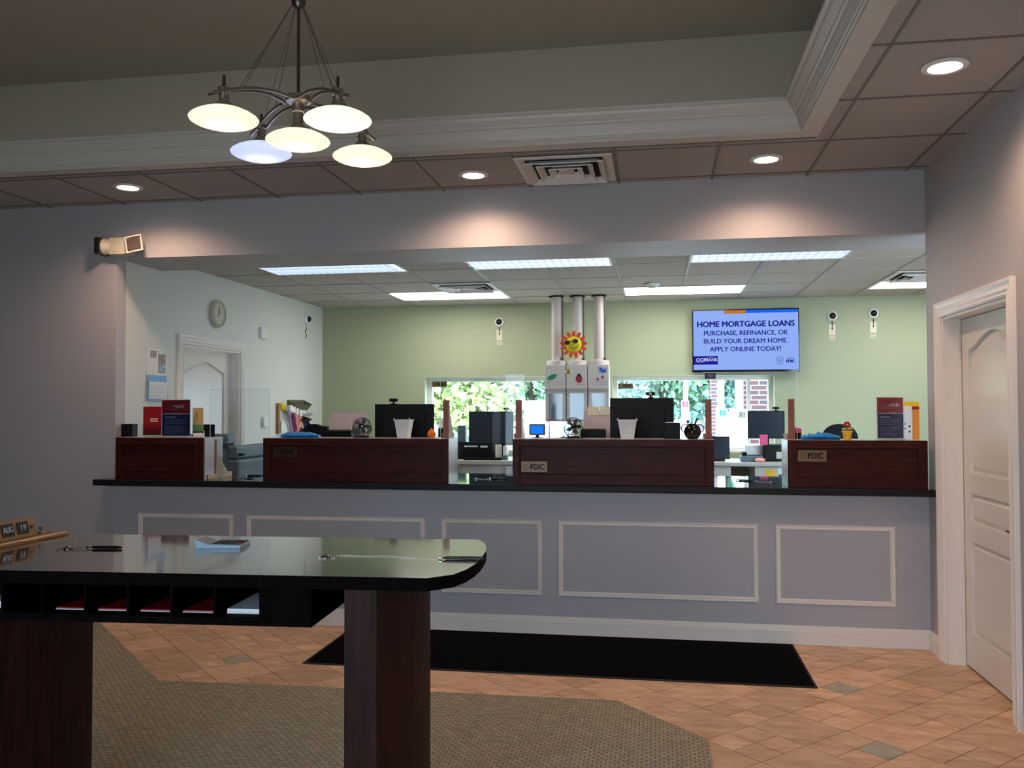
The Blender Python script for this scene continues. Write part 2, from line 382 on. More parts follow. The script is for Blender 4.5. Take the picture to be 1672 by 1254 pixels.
# ------------------------------------------------------------------ floor
def clip(poly, inside, cut):
    out = []
    for i in range(len(poly)):
        a, b = poly[i-1], poly[i]; ia, ib = inside(a), inside(b)
        if ia != ib: out.append(cut(a, b))
        if ib: out.append(b)
    return out
fl = MB(); fl.use('grout'); fl.box(RX0-.2, 4.3, RY0-.2, YB+.3, -.16, -.0025)
fl.use('floortile'); S = .3115; u0, v0 = 3.4165, 2.8045; R2 = math.sqrt(2)
greys = [(3.607, 2.23), (4.278, 2.915), (1.837, 5.32)]
def tileq(ua, ub, va, vb):
    g = .0022; q = [(ua+g, va+g), (ub-g, va+g), (ub-g, vb-g), (ua+g, vb-g)]
    P = [((u-v)/R2, (u+v)/R2) for u, v in q]
    for f, c in ((lambda p: p[0] > -4.6, lambda a, b: (-4.6, a[1]+(b[1]-a[1])*(-4.6-a[0])/(b[0]-a[0]))), (lambda p: p[0] < 1.85, lambda a, b: (1.85, a[1]+(b[1]-a[1])*(1.85-a[0])/(b[0]-a[0]))),
                 (lambda p: p[1] < YW+.01, lambda a, b: (a[0]+(b[0]-a[0])*(YW+.01-a[1])/(b[1]-a[1]), YW+.01)), (lambda p: p[1] > 1.5, lambda a, b: (a[0]+(b[0]-a[0])*(1.5-a[1])/(b[1]-a[1]), 1.5))):
        P = clip(P, f, c)
        if len(P) < 3: return
    gr = any(ua < gu < ub and va < gv < vb for gu, gv in greys) and ub-ua < .2
    fl.use('tile_grey' if gr else 'floortile'); n = len(P)
    fl.add([(x, y, 0) for x, y in P]+[(x, y, -.003) for x, y in P], [tuple(range(n))]+[(i, i+n, (i+1) % n+n, (i+1) % n) for i in range(n)])
for i in range(-22, 14):
    for j in range(-14, 22):
        ua, va = u0+i*S, v0+j*S; x, y = (ua-va)/R2, (ua+va)/R2
        if not (-5.2 < x < 2.4 and .9 < y < 6.6): continue
        if (i+j) % 2: tileq(ua, ua+S, va, va+S)
        else:
            h = S/2
            for a in (0, 1):
                for b in (0, 1): tileq(ua+a*h, ua+a*h+h, va+b*h, va+b*h+h)
struct(fl.build('floor', fixn=False))
cp = MB().use('carpet')
cp.prism([(-4.12, YW-.02), (-2.775, 4.578), (-1.71, 4.615), (-.215, 4.643), (.223, 4.161), (.221, 1.2), (.221, RY0), (RX0, RY0), (RX0, YW-.02)], 0, .008)
tag(cp.build('carpet'), 'olive woven-look carpet inlaid in the tiled lobby floor with angled corners', 'carpet')
mt = MB().use('mat').box(-2.095, .84, 5.045, 5.905, 0, .007).use('rubber').box(-2.11, .853, 5.028, 5.045, 0, .006).box(-2.11, .853, 5.905, 5.92, 0, .006).box(-2.11, -2.095, 5.045, 5.905, 0, .006).box(.84, .853, 5.045, 5.905, 0, .006)
tag(mt.build('floor_mat'), 'long black runner mat on the tiles along the foot of the teller counter', 'floor mat')
# ------------------------------------------------------------------ walls
struct(MB().use('wall').box(RX0, XL, YW, YW+.12, 0, 3.8).box(XL, 4.2, YW, YW+.6, ZH, 3.8).build('wall_front'))
struct(MB().use('wall_counter').box(XL, XR, YW, YW+.12, 0, .972).build('wall_counter'))
wr = MB().use('wall').box(XR, XR+.12, RY0, 4.62, 0, 3.8).box(XR, XR+.12, 5.64, YW, 0, 3.8).box(XR, XR+.12, 4.62, 5.64, 2.075, 3.8)
struct(wr.build('wall_right'))
wl = MB().use('wall_white').box(XL-.12, XL, YW+.12, 6.88, 0, 3.0).box(XL-.12, XL, 7.92, YB+.12, 0, 3.0).box(XL-.12, XL, 6.88, 7.92, 2.075, 3.0)
struct(wl.build('wall_left'))
WINS = [(-2.70, -.93), (-.50, 1.28)]; WZ0, WZ1 = 1.03, 1.89
wb = MB().use('wall_green').box(XL, 4.2, YB, YB+.25, 0, WZ0).box(XL, 4.2, YB, YB+.25, WZ1, 3.0).box(XL, WINS[0][0], YB, YB+.25, WZ0, WZ1).box(WINS[0][1], WINS[1][0], YB, YB+.25, WZ0, WZ1).box(WINS[1][1], 4.2, YB, YB+.25, WZ0, WZ1)
struct(wb.build('wall_back'))
struct(MB().use('wall_green').box(4.2, 4.32, YW, YB+.25, 0, 3.0).build('wall_teller_right'))
# lobby ends, out of view: entrance opening added to send daylight onto the counter
EW = [(-2.4, .1)]
we = MB().use('wall').box(RX0, EW[0][0], RY0-.12, RY0, 0, 3.8).box(EW[0][1], XR+.12, RY0-.12, RY0, 0, 3.8).box(EW[0][0], EW[0][1], RY0-.12, RY0, 2.3, 3.8)
struct(we.build('wall_rear'))
VY = -1.5      # added, unseen entrance passage that narrows the daylight towards the counter
struct(MB().use('wall').box(EW[0][0]-.12, EW[0][0], VY, RY0-.12, -.15, 2.45).box(EW[0][1], EW[0][1]+.12, VY, RY0-.12, -.15, 2.45).box(EW[0][0], EW[0][1], VY, RY0-.12, 2.3, 2.45).box(EW[0][0], EW[0][1], VY, RY0-.2, -.15, -.003).build('wall_added_passage'))
struct(MB().use('wall').box(RX0-.12, RX0, RY0-.12, YW+.12, 0, 3.8).build('wall_lobby_left'))
# ------------------------------------------------------------------ ceilings
ce = MB().use('tile_c')
TX, TY = .893, 5.085; TX0, TY0 = -5.6, .5     # opening of the raised tray
for a in ((RX0, XR, TY, YW), (TX, XR, TY0, TY), (RX0, TX0, TY0, TY), (RX0, XR, RY0, TY0)): ce.box(a[0], a[1], a[2], a[3], ZC+.006, ZC+.05)
ce.use('grid')
gx = [.978+.61*k for k in range(-13, 2)]; gy = [5.86-.67*k for k in range(0, 13)]; w = .0065
for x in gx:
    if x > TX: ce.box(x-w, x+w, RY0, YW, ZC, ZC+.0065)
    elif x > TX0: ce.box(x-w, x+w, TY+.002, YW, ZC, ZC+.0065)
    else: ce.box(x-w, x+w, RY0, YW, ZC, ZC+.0065)
for y in gy:
    if y > TY: ce.box(RX0, XR, y-w, y+w, ZC, ZC+.0064)
    else: ce.box(TX+.002, XR, y-w, y+w, ZC, ZC+.0064)
ce.box(RX0, TX, 5.118, 5.13, ZC, ZC+.0063)
struct(ce.build('ceiling')); w = .009
# tray: flared upper walls and a flat top
s1, zt0, s2, zt1 = .19, 3.21, .10, 3.69
def ring(o, z): return [(TX0-o, TY0-o, z), (TX+o, TY0-o, z), (TX+o, TY+o, z), (TX0-o, TY+o, z)]
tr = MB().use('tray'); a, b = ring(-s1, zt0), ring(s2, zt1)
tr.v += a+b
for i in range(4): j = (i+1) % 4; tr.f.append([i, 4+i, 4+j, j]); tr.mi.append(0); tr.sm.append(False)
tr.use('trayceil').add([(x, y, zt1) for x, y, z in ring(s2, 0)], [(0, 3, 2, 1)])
struct(tr.build('ceiling_tray', fixn=False))
prof = [(0, ZC-.004), (-.105, ZC-.004), (-.105, ZC+.012), (-.112, ZC+.016), (-.112, ZC+.028), (-.118, ZC+.032), (-.124, ZC+.050), (-.134, ZC+.072), (-.136, ZC+.088), (-.148, ZC+.092), (-.150, ZC+.104), (-.160, ZC+.112), (-.178, ZC+.130), (-.184, ZC+.145), (-.20, ZC+.150), (-.20, ZC+.165), (-.14, ZC+.175), (.0, ZC+.175), (0, ZC-.004)]
cr = MB().use('crown')
for k, (o, z) in enumerate(prof):
    cr.v += ring(o, z)
for k in range(len(prof)-1):
    for i in range(4): j = (i+1) % 4; cr.f.append([k*4+i, k*4+j, k*4+4+j, k*4+4+i]); cr.mi.append(0); cr.sm.append(False)
struct(cr.build('trim_1'))
# teller room ceiling
cb = MB().use('tile_b').box(XL, 4.2, YW+.6, YB, ZB+.005, ZB+.05).use('grid_b')
for k in range(-6, 8):
    x = -.34+.61*k
    if XL < x < 4.2: cb.box(x-w, x+w, YW+.6, YB, ZB, ZB+.0055)
for y in (9.45, 8.84, 8.15, 7.44, 6.83): cb.box(XL, 4.2, y-w, y+w, ZB, ZB+.0054)
struct(cb.build('ceiling_teller_room'))
# ------------------------------------------------------------------ baseboards and panel mouldings
def bb(name, pts, z=0):   # profile along a list of plan points, each (x, y, nx, ny) outward
    m = MB().use('trim'); pr = [(0, 0), (.016, 0), (.016, .085), (.013, .092), (.013, .097), (.010, .102), (.004, .118), (0, .12)]
    for (x, y, nx, ny) in pts: m.v += [(x+nx*d, y+ny*d, z+h) for d, h in pr]
    n = len(pr)
    for i in range(len(pts)-1):
        for q in range(n-1): m.f.append([i*n+q, (i+1)*n+q, (i+1)*n+q+1, i*n+q+1]); m.mi.append(0); m.sm.append(False)
    return struct(m.build(name))
bb('baseboard_counter', [(XL, YW, 0, -1), (XR, YW, 0, -1)])
bb('baseboard_right', [(XR, YW, -1, 0), (XR, 5.728, -1, 0)])
bb('baseboard_right_near', [(XR, 4.49, -1, 0), (XR, RY0, -1, 0)])
bb('baseboard_left', [(RX0, YW, 0, -1), (XL, YW, 0, -1)])
bb('baseboard_teller', [(XL, YW+.13, 1, 0), (XL, 6.79, 1, 0)])
def frame_mould(name, x0, x1, z0, z1):
    m = MB().use('trim'); b = .032
    pr = [(0, 0), (0, .010), (.006, .016), (.014, .012), (.022, .014), (b, .006), (b, 0)]
    cs = [(x0, z0, 1, 1), (x1, z0, -1, 1), (x1, z1, -1, -1), (x0, z1, 1, -1)]
    for x, z, sx, sz in cs: m.v += [(x+sx*d, YW-h-.0002, z+sz*d) for d, h in pr]
    n = len(pr)
    for i in range(4):
        j = (i+1) % 4
        for q in range(n-1): m.f.append([i*n+q, j*n+q, j*n+q+1, i*n+q+1]); m.mi.append(0); m.sm.append(False)
    return struct(m.build(name))
for k, (x0, x1) in enumerate([(-3.77, -3.025), (-2.92, -1.60), (-1.48, -.78), (-.668, .644), (.755, 1.492)]): frame_mould('trim_%d' % (k+2), x0, x1, .26, .768)
# ------------------------------------------------------------------ doors
def door(name, axis_x, side, y0, y1, zt, slab_in, handle=True):
    """door in a wall whose room face is the plane x=axis_x; side=-1: room lies at smaller x"""
    root = sname(name, (axis_x, (y0+y1)/2, 0)); h = (y1-y0)/2; s = side
    cas = MB().use('trim'); cw = .088
    pr = [(0, 0), (0, .012), (.010, .018), (.022, .013), (.034, .020), (.055, .015), (.070, .023), (cw-.004, .025), (cw, .02), (cw, 0)]
    path = [(-h, 0, -1, 0), (-h, zt, -1, 1), (h, zt, 1, 1), (h, 0, 1, 0)]
    for y, z, sy, sz in path: cas.v += [(s*t, y+sy*d, z+sz*d) for d, t in pr]
    n = len(pr)
    for i in range(3):
        for q in range(n-1): cas.f.append([i*n+q, (i+1)*n+q, (i+1)*n+q+1, i*n+q+1]); cas.mi.append(0); cas.sm.append(False)
    cas.build('casing', root)
    jb = MB().use('trim'); D = .125
    jb.box(-s*.0, -s*(D+.03), -h, -h+.018, 0, zt).box(0, -s*(D+.03), h-.018, h, 0, zt).box(0, -s*(D+.03), -h+.018, h-.018, zt-.018, zt)
    jb.box(-s*(D-.045), -s*(D-.03), -h+.018, -h+.03, 0, zt-.018).box(-s*(D-.045), -s*(D-.03), h-.03, h-.018, 0, zt-.018)
    jb.build('jamb', root)
    # slab with raised stiles and rails round sunk panels; the top panel has an arched head
    sl = MB().use('door'); xs = -s*slab_in; H = zt-.022; a, b2 = -h+.021, h-.021; W = b2-a; st = .115
    z_b = .012
    T = lambda d: xs-s*d*-1
    def rng(y_0, y_1, z_0, z_1, d0=0, d1=.04): sl.box(xs-s*(-d0)*-1, xs-s*d1, y_0, y_1, z_0, z_1)
    def blk(y_0, y_1, z_0, z_1, f=0.0): sl.box(xs-s*f, xs-s*.04, y_0, y_1, z_0, z_1)
    rails = [(z_b, .17), (.665, .755), (.905, .995), (1.10, 1.15)]
    rails = [(z_b, .19), (.735, .815), (.93, 1.03)] if False else [(z_b, .22), (.75, .865), (1.03, 1.15)]
    blk(a, a+st, z_b, H); blk(b2-st, b2, z_b, H)
    for z0, z1 in rails: blk(a+st, b2-st, z0, z1)
    y_i, y_o = a+st, b2-st; N = 24
    arch = lambda t: 1.865+.09*(.5-.5*math.cos(2*PI*t))**.75
    pts = [(y_i+(y_o-y_i)*i/N, arch(i/N)) for i in range(N+1)]
    sl.prism(pts+[(y_o, H), (y_i, H)], xs, xs-s*.04, 'x')
    # sunk fields: sloping margin then a raised flat panel
    for z0, z1 in [(.22, .75), (.865, 1.03)]:
        sl.box(xs-s*.019, xs-s*.03, y_i, y_o, z0, z1); m_ = .022
        sl.add([(xs-s*.019, y_i+m_*.5, z0+m_*.5), (xs-s*.019, y_o-m_*.5, z0+m_*.5), (xs-s*.019, y_o-m_*.5, z1-m_*.5), (xs-s*.019, y_i+m_*.5, z1-m_*.5),
                (xs-s*.004, y_i+m_*1.5, z0+m_*1.5), (xs-s*.004, y_o-m_*1.5, z0+m_*1.5), (xs-s*.004, y_o-m_*1.5, z1-m_*1.5), (xs-s*.004, y_i+m_*1.5, z1-m_*1.5)],
               [(0, 1, 5, 4), (1, 2, 6, 5), (2, 3, 7, 6), (3, 0, 4, 7), (4, 5, 6, 7)])
    sl.box(xs-s*.019, xs-s*.03, y_i, y_o, 1.15, 1.98)
    m1, m2 = .012, .036
    def loop(m_, x):
        L = [(x, y_i+m_, 1.15+m_), (x, y_o-m_, 1.15+m_)]
        for i in range(N, -1, -1):
            t = i/N; L.append((x, (y_i+m_)+(y_o-y_i-2*m_)*t, arch(t)-m_))
        return L
    l1, l2 = loop(m1, xs-s*.019), loop(m2, xs-s*.004); n = len(l1)
    sl.add(l1+l2, [(i, (i+1) % n, n+(i+1) % n, n+i) for i in range(n)]+[tuple(range(n, 2*n))])
    d = sl.build('slab', root)
    if handle:
        hy = a+.075 if side < 0 else b2-.075
        hb = MB().use('chrome').box(xs+s*.0005, xs+s*.010, hy-.032, hy+.032, .87, .94)
        hb.cyl((xs+s*.001, hy, .9025), .012, s*.05, 12, 'x').tube([(xs+s*.05, hy-.008, .9025), (xs+s*.052, hy+.05, .903), (xs+s*.05, hy+.11, .90)], .009, 8)
        hb.build('handle', d)['label'] = 'chrome lever handle'
    return root
door('door_1', XR, -1, 4.62, 5.64, 2.075, .10)
door('door_2', XL, 1, 6.88, 7.92, 2.075, .09, handle=False)
# unseen dark backing so that nothing shines under or past the doors
struct(MB().use('dark').box(XR+.30, XR+.32, 4.4, 5.9, 0, 2.3).box(XR+.12, XR+.30, 5.64, 5.66, 0, 2.3).build('wall_light_stop'))
# ------------------------------------------------------------------ windows
for k, (x0, x1) in enumerate(WINS):
    r = sname('window_%d' % (k+1), (0, YB+.16, 0)); f = MB().use('ventmetal'); t = .05
    f.box(x0, x0+t, 0, .06, WZ0, WZ1).box(x1-t, x1, 0, .06, WZ0, WZ1).box(x0+t, x1-t, 0, .06, WZ1-t, WZ1).box(x0+t, x1-t, 0, .06, WZ0, WZ0+t)
    if k == 1: f.box(1.0, 1.035, .005, .055, WZ0+t, WZ1-t)
    f.build('window_frame', r)
    MB().use('glass').add([(x0+t, .03, WZ0+t), (x1-t, .03, WZ0+t), (x1-t, .03, WZ1-t), (x0+t, .03, WZ1-t)], [(0, 1, 2, 3)]).build('pane', r, fixn=False)
    MB().use('trim').box(x0, x1, -.16, 0, WZ0, WZ0+.02).build('window_sill', r)
for k, (x0, x1) in enumerate(EW):
    r = sname('window_%d' % (k+3), (0, VY, 0)); f = MB().use('bronze'); t = .06  # unseen glazed entrance frame, added where sky light comes in
    f.box(x0, x0+t, 0, .06, .05, 2.3).box(x1-t, x1, 0, .06, .05, 2.3).box(x0+t, x1-t, 0, .06, 2.3-t, 2.3).box(x0+t, x1-t, 0, .06, .05, .05+t).box((x0+x1)/2-.03, (x0+x1)/2+.03, 0, .06, .05+t, 2.3-t)
    f.build('window_frame', r)
# ------------------------------------------------------------------ counter
ct = MB().use('granite').prism([(-4.04, 5.79), (1.695, 5.79), (1.695, YW), (1.695, 6.75), (XL+.002, 6.75), (XL+.002, YW-.001), (-4.04, YW-.001)], .975, 1.02)
co_ = ct.build('countertop', bevel=.006)
co_.data.materials.append(M['granite_edge'])
for p_ in co_.data.polygons:
    if abs(p_.normal.z) < .5: p_.material_index = 1
co_.modifiers['bevel'].material = 1
tag(co_, 'long polished black granite countertop on the blue-grey teller counter wall', 'countertop')
# knee wall and work units behind the counter that carry the top
tb = MB().use('laminate')
for x0, x1 in ((-3.9, -3.3), (-2.7, -1.5), (-.9, .3), (.9, 1.6)): tb.box(x0, x1, 6.08, 6.7, 0, .974)
tb.box(-3.9, 1.6, 6.075, 6.08, 0, .974)
tag(tb.build('teller_base_cabinets'), 'grey laminate base cabinets under the granite on the staff side', 'cabinet')
# ------------------------------------------------------------------ teller screens (raised mahogany fronts)
HZ0, HZ1 = 1.02, 1.322
def hutch(x0, x1, pl, label, lside=True, plaque=None):
    cx = (x0+x1)/2; L = x1-x0; h = L/2; D = .285
    r = thing('teller_screen', label, 'counter screen', (cx, 5.83, HZ0), 0, 'mahogany teller screens along the counter')
    f = MB().use('mahogany'); H = HZ1-HZ0; a0, a1 = pl[0]-cx, pl[1]-cx; b0, b1 = 1.092-HZ0, 1.272-HZ0; t = .022
    f.box(-h, a0, 0, t, 0, H).box(a1, h, 0, t, 0, H).box(a0, a1, 0, t, 0, b0).box(a0, a1, 0, t, b1, H).box(a0, a1, .010, t, b0, b1)
    f.build('front_panel', r, bevel=.002)
    q = MB().use('mahogany'); m_ = .009      # small bead round the sunk field
    for (xa, xb, za, zb) in ((a0-m_, a1+m_, b0-m_, b0), (a0-m_, a1+m_, b1, b1+m_), (a0-m_, a0, b0, b1), (a1, a1+m_, b0, b1)): q.box(xa, xb, -.004, .006, za, zb)
    q.build('moulding', r, bevel=.003)
    for xa in (-h, h-.02): MB().use('laminate').box(xa, xa+.02, t, D, 0, H-.022).build('side_panel', r)
    MB().use('laminate').box(-h, h, t, D, H-.022, H).build('top_shelf', r)['label'] = 'grey laminate ledge'
    if plaque:
        px, pz, pm = plaque; px -= cx; pz -= HZ0
        g = MB().use(pm).box(px-.088, px+.088, .0045, .0095, pz-.036, pz+.036).build('sign_plate', r, bevel=.001); g['label'] = 'dull gold deposit insurance plate'
        MB().use('ink').torus((px-.055, .004, pz), .016, .0012, 'y', 18, 4).build('emblem', g)
        text('FDIC', .052, 'ink', g, (px+.022, .0040, pz-.001), bold=.0016, sx=.86)
    return r
M['plaquedark'] = mat('dark_brown_plate', (.045, .026, .014), .4, metal=.3)  # darker brown tone for one plate
hutch(-3.885, -3.20, (-3.843, -3.258), 'short plain mahogany screen at the left end of the counter')
hutch(-2.746, -1.405, (-2.693, -1.456), 'long mahogany screen with a dark FDIC plate, left of the centre gap', plaque=(-2.585, 1.227, 'plaquedark'))
hutch(-.962, .361, (-.911, .306), 'long mahogany screen with an FDIC plate low in its corner, under the vacuum tubes', plaque=(-.816, 1.137, 'brassdull'))
hutch(.822, 1.663, (.879, 1.606), 'mahogany screen with an FDIC plate at the right end of the counter', plaque=(.971, 1.2225, 'brassdull'))
# ------------------------------------------------------------------ sneeze guards
def guard(x0, x1, z0, z1, posts, label, pz, ph, fb=.14, ff=.03, bb_=.115):
    r = thing('sneeze_guard', label, 'sneeze guard', ((x0+x1)/2, 6.02, pz), 0, 'clear sneeze guards on the counter'); c = (x0+x1)/2
    MB().use('clear').add([(x0-c, .0, z0-pz), (x1-c, 0, z0-pz), (x1-c, 0, z1-pz), (x0-c, 0, z1-pz)], [(0, 1, 2, 3)]).build('panel', r, fixn=False)
    MB().use('edge').box(x0-c-.002, x0-c, -.002, .002, z0-pz, z1-pz).box(x1-c, x1-c+.002, -.002, .002, z0-pz, z1-pz).box(x0-c, x1-c, -.002, .002, z1-pz, z1-pz+.002).build('edge', r)
    for x in posts:
        q = x-c; p = MB().use('stain').box(q-.02, q+.02, -.024, -.003, .034, ph).build('post', r, bevel=.001)
        MB().use('pine').prism([(-.002, .035), (bb_, .035), (.02, ph*.62), (.02, ph), (-.002, ph)], q+.004, q+.020, 'x').build('brace', r)
        ft = MB().use('pine').box(q-.03, q+.022, -ff, fb, 0, .034).build('foot', r, bevel=.001)
        MB().use('stain').box(q-.03, q+.022, -ff-.002, -ff, 0, .034).build('end_cap', ft)
    return r
guard(-1.506, -.91, 1.06, 1.762, (-1.462, -.947), 'clear acrylic sneeze guard on two brown posts over the gap left of the vacuum tubes', HZ1, .265)
guard(.299, .907, 1.06, 1.766, (.337, .870), 'clear acrylic sneeze guard on two brown posts below the television', HZ1, .265)
guard(-3.249, -2.787, 1.10, 1.67, (-3.215,), 'clear acrylic sneeze guard on a single pine foot beside the left end screen', 1.02, .285, .23, .13, .17)
# ------------------------------------------------------------------ items on the counter screens
def stand_sign(x0, x1, z0, z1, y, label, rz=0):
    w, h = x1-x0, z1-z0
    r = thing('sign_holder', label, 'sign', ((x0+x1)/2, y, z0), rz, 'bank signs in clear holders on the screens')
    MB().use('paper').box(-w/2, w/2, 0, .003, .004, h).build('card', r)
    MB().use('red').box(-w/2+.005, w/2-.005, -.0012, 0, h*.61, h-.006).build('red_field', r)
    MB().use('navy').box(-w/2+.006, w/2-.004, -.0011, 0, .008, h*.60).build('navy_field', r)
    text('CCF', h*.115, 'whiteink', r, (-w*.155, -.0018, h*.80), bold=.0007, sx=.95); text('BANK', h*.115, 'whiteink', r, (w*.135, -.0018, h*.80), sx=.85)
    ln = MB().use('whiteink')
    ln.tube([(-w*.32, -.002, h*.74), (-w*.18, -.002, h*.725), (.02, -.002, h*.735)], .0008, 4)
    ln.tube([(w*.14, -.002, h*.86), (w*.2, -.002, h*.885), (w*.3, -.002, h*.85)], .0008, 4)
    ln.box(-w*.30, w*.22, -.002, -.0012, h*.62, h*.625).box(-w*.37, -w*.02, -.002, -.0011, h*.515, h*.53); ln.build('lettering', r)
    g = MB().use('calink')
    for i in range(11):
        if i == 4: continue
        g.box(-w*.38, w*(.38-.3*random.random()), -.0016, -.0011, h*(.46-.036*i), h*(.467-.036*i))
    g.build('small_print', r)
    MB().use('clear').add([(-w/2-.004, -.006, 0), (w/2+.004, -.006, 0), (w/2+.004, -.006, h+.004), (-w/2-.004, -.006, h+.004)], [(0, 1, 2, 3)]).box(-w/2-.004, w/2+.004, -.03, .04, 0, .003).build('holder', r, fixn=False)
    return r
stand_sign(-3.658, -3.424, HZ1, 1.602, 6.05, 'red and navy bank sign on the left end screen')
stand_sign(1.408, 1.577, HZ1, 1.60, 6.03, 'red and navy bank sign on the right end screen')
r = thing('brochure_holder', 'red folder in a clear stand left of the bank sign on the left end screen', 'brochure', (-3.725, 6.07, HZ1), .08)
MB().use('red').box(-.09, .07, 0, .006, .01, .225).build('folder', r)
ln = MB().use('whiteink').box(-.035, .025, -.001, 0, .128, .136).box(-.035, .025, -.001, 0, .112, .120); ln.build('lettering', r)
MB().use('clear').box(-.095, .08, -.012, -.010, 0, .09).box(-.095, .08, -.03, .03, 0, .003).build('holder', r)
r = thing('brochure', 'tall tan and green leaflet behind the red and navy sign, left end screen', 'brochure', (-3.385, 6.10, HZ1), 0)
MB().use('gold').box(-.05, .035, 0, .004, .09, .215).use('green_print').box(-.05, .035, 0, .004, .035, .09).use('black').box(-.05, .035, 0, .012, 0, .035).build('leaflet', r)
MB().use('ink').box(-.018, -.012, -.001, 0, .13, .19).build('print', r)
r = thing('brochure', 'orange and white folded leaflet right of the bank sign on the right end screen', 'brochure', (1.635, 6.06, HZ1), 0)
MB().use('paper').box(-.055, .0, 0, .004, .0, .215).use('orangeprint').box(-.003, .045, .002, .006, 0, .215).use('yellow').box(-.06, .045, .003, .009, .215, .245).use('red').box(-.002, .045, .0, .003, .195, .214).build('leaflet', r)
dt = MB()
for i, (mm, z) in enumerate((('calblue', .10), ('navy', .085), ('orangeprint', .07), ('navy', .05))): dt.use(mm).cyl((-.045+.014*(i % 2)*2, -.001, z), .007, .002, 10, 'y')
dt.build('icons', r)
r = thing('desk_speaker', 'small black square speaker at the far left end of the counter screens', 'speaker', (-3.935+.012, 6.02, HZ1), 0)
MB().use('black').box(-.045, .048, 0, .07, 0, .095).build('cabinet', r, bevel=.003); MB().use('blackfab').box(-.038, .041, -.003, 0, .008, .088).build('grille', r)
r = thing('frame_stand', 'small black easel back standing on the left end screen near its right edge', 'picture frame', (-3.27, 6.06, HZ1), 0)
MB().use('black').box(-.055, .035, 0, .004, 0, .092).prism([(.004, 0), (.05, 0), (.004, .08)], -.012, .01, 'x').build('frame', r)
r = thing('business_card_holder', 'small silver card holder beside the tan leaflet, left end screen', 'card holder', (-3.315, 5.98, HZ1), 0)
MB().use('chrome').box(-.05, .04, 0, .004, 0, .045).box(-.05, .04, -.02, 0, 0, .004).build('holder', r); MB().use('paper').box(-.043, .033, -.01, -.003, .004, .03).build('cards', r)

def monitor(name, label, x0, x1, zt, zb, y, base, back=True, group=None, rz=0, tilt=0):
    w, h = x1-x0, zt-zb
    r = thing(name, label, 'monitor', ((x0+x1)/2, y, base), rz, group); zb -= base; zt -= base
    s = 1 if back else -1
    b = MB().use('black').box(-w/2, w/2, 0, .022, zb, zt)
    if back: b.box(-w*.36, w*.36, -.02, 0, zb+h*.18, zt-h*.2).box(-w*.12, w*.12, -.034, -.02, zb+h*.3, zb+h*.66)
    b.build('housing', r, bevel=.003)
    if not back: MB().use('screen_off').box(-w/2+.012, w/2-.012, -.001, .001, zb+.016, zt-.012).build('display', r)
    else: MB().use('screen_off').box(-w/2+.012, w/2-.012, .021, .023, zb+.016, zt-.012).build('display', r)
    yy = -.05 if back else .05
    MB().use('black').box(-.03, .03, min(yy, 0)+(.0 if back else .02), max(yy, 0)+.0, .01, zb+h*.5).build('stand', r)
    MB().use('black').box(-.12, .12, yy-.09, yy+.09, 0, .012).build('base', r, bevel=.003)
    return r
def webcam(x, y, z, label):
    r = thing('webcam', label, 'webcam', (x, y, z), 0, 'webcams clipped on monitors')
    m = MB().use('black').box(-.034, .034, -.014, .012, .018, .043); m.build('camera_body', r, bevel=.009)
    MB().use('blackgloss').cyl((0, -.016, .030), .009, .003, 14, 'y').build('lens', r)
    MB().use('black').box(-.006, .006, -.004, .006, .004, .02).box(-.02, .02, -.016, .016, 0, .006).build('clip', r)
MY = 6.33
p0, p1 = at(612, 660, y=MY), at(708, 660, y=MY)
monitor('monitor', 'black monitor seen from behind, above the long screen left of the centre gap', p0.x, p1.x, p0.z, 1.24, MY, 1.02, group='teller monitors behind the screens')
q = at(642, 660, y=MY); webcam(q.x, MY+.01, p0.z, 'black webcam clipped on the teller monitor left of the centre gap')
p0, p1 = at(996, 650, y=MY), at(1100, 650, y=MY)
monitor('monitor', 'black monitor seen from behind, just right of the vacuum tubes', p0.x, p1.x, p0.z, 1.24, MY, 1.02, group='teller monitors behind the screens')
q = at(1062, 650, y=MY); webcam(q.x, MY+.01, p0.z, 'black webcam clipped on the teller monitor right of the vacuum tubes')

def cup(x0, x1, y, z0, z1, m, label, ears=True):
    r = thing('tapered_cup', label, 'cup', ((x0+x1)/2, y, z0), 0, 'white square bins on the screens'); a = (x1-x0)/2; b = a*.68; h = z1-z0
    k = MB().use(m); k.add([(-b, -b, 0), (b, -b, 0), (b, b, 0), (-b, b, 0), (-a, -a, h), (a, -a, h), (a, a, h), (-a, a, h)], [(3, 2, 1, 0), (0, 1, 5, 4), (1, 2, 6, 5), (2, 3, 7, 6), (3, 0, 4, 7)])
    c = a-.004; k.add([(-c, -c, h), (c, -c, h), (c, c, h), (-c, c, h), (-b, -b, .01), (b, -b, .01), (b, b, .01), (-b, b, .01)], [(0, 1, 5, 4), (1, 2, 6, 5), (2, 3, 7, 6), (3, 0, 4, 7), (4, 5, 6, 7)])
    k.build('bin', r, fixn=False)
    e = MB().use(m).box(-a-.006, a+.006, -a-.006, -a+.002, h-.004, h).box(-a-.006, -a+.002, -a, a, h-.004, h).box(a-.002, a+.006, -a, a, h-.004, h)
    e.tube([(-a, -a, h), (-a-.003, -a, h+.006), (-a+.002, -a, h+.012)], .003, 6).tube([(a, -a, h), (a+.003, -a, h+.006), (a-.004, -a, h+.012)], .003, 6); e.build('rim', r)
    return r
cup(-1.822, -1.712, 6.0, HZ1, 1.45, 'white', 'white tapered bin in front of the monitor left of the centre gap')
cup(-.262, -.138, 6.0, HZ1, 1.45, 'white', 'white tapered bin in front of the monitor right of the vacuum tubes')
r = thing('pen_cup', 'square black box full of cards beside the monitor right of the vacuum tubes', 'pen cup', (.098, 6.02, HZ1), 0)
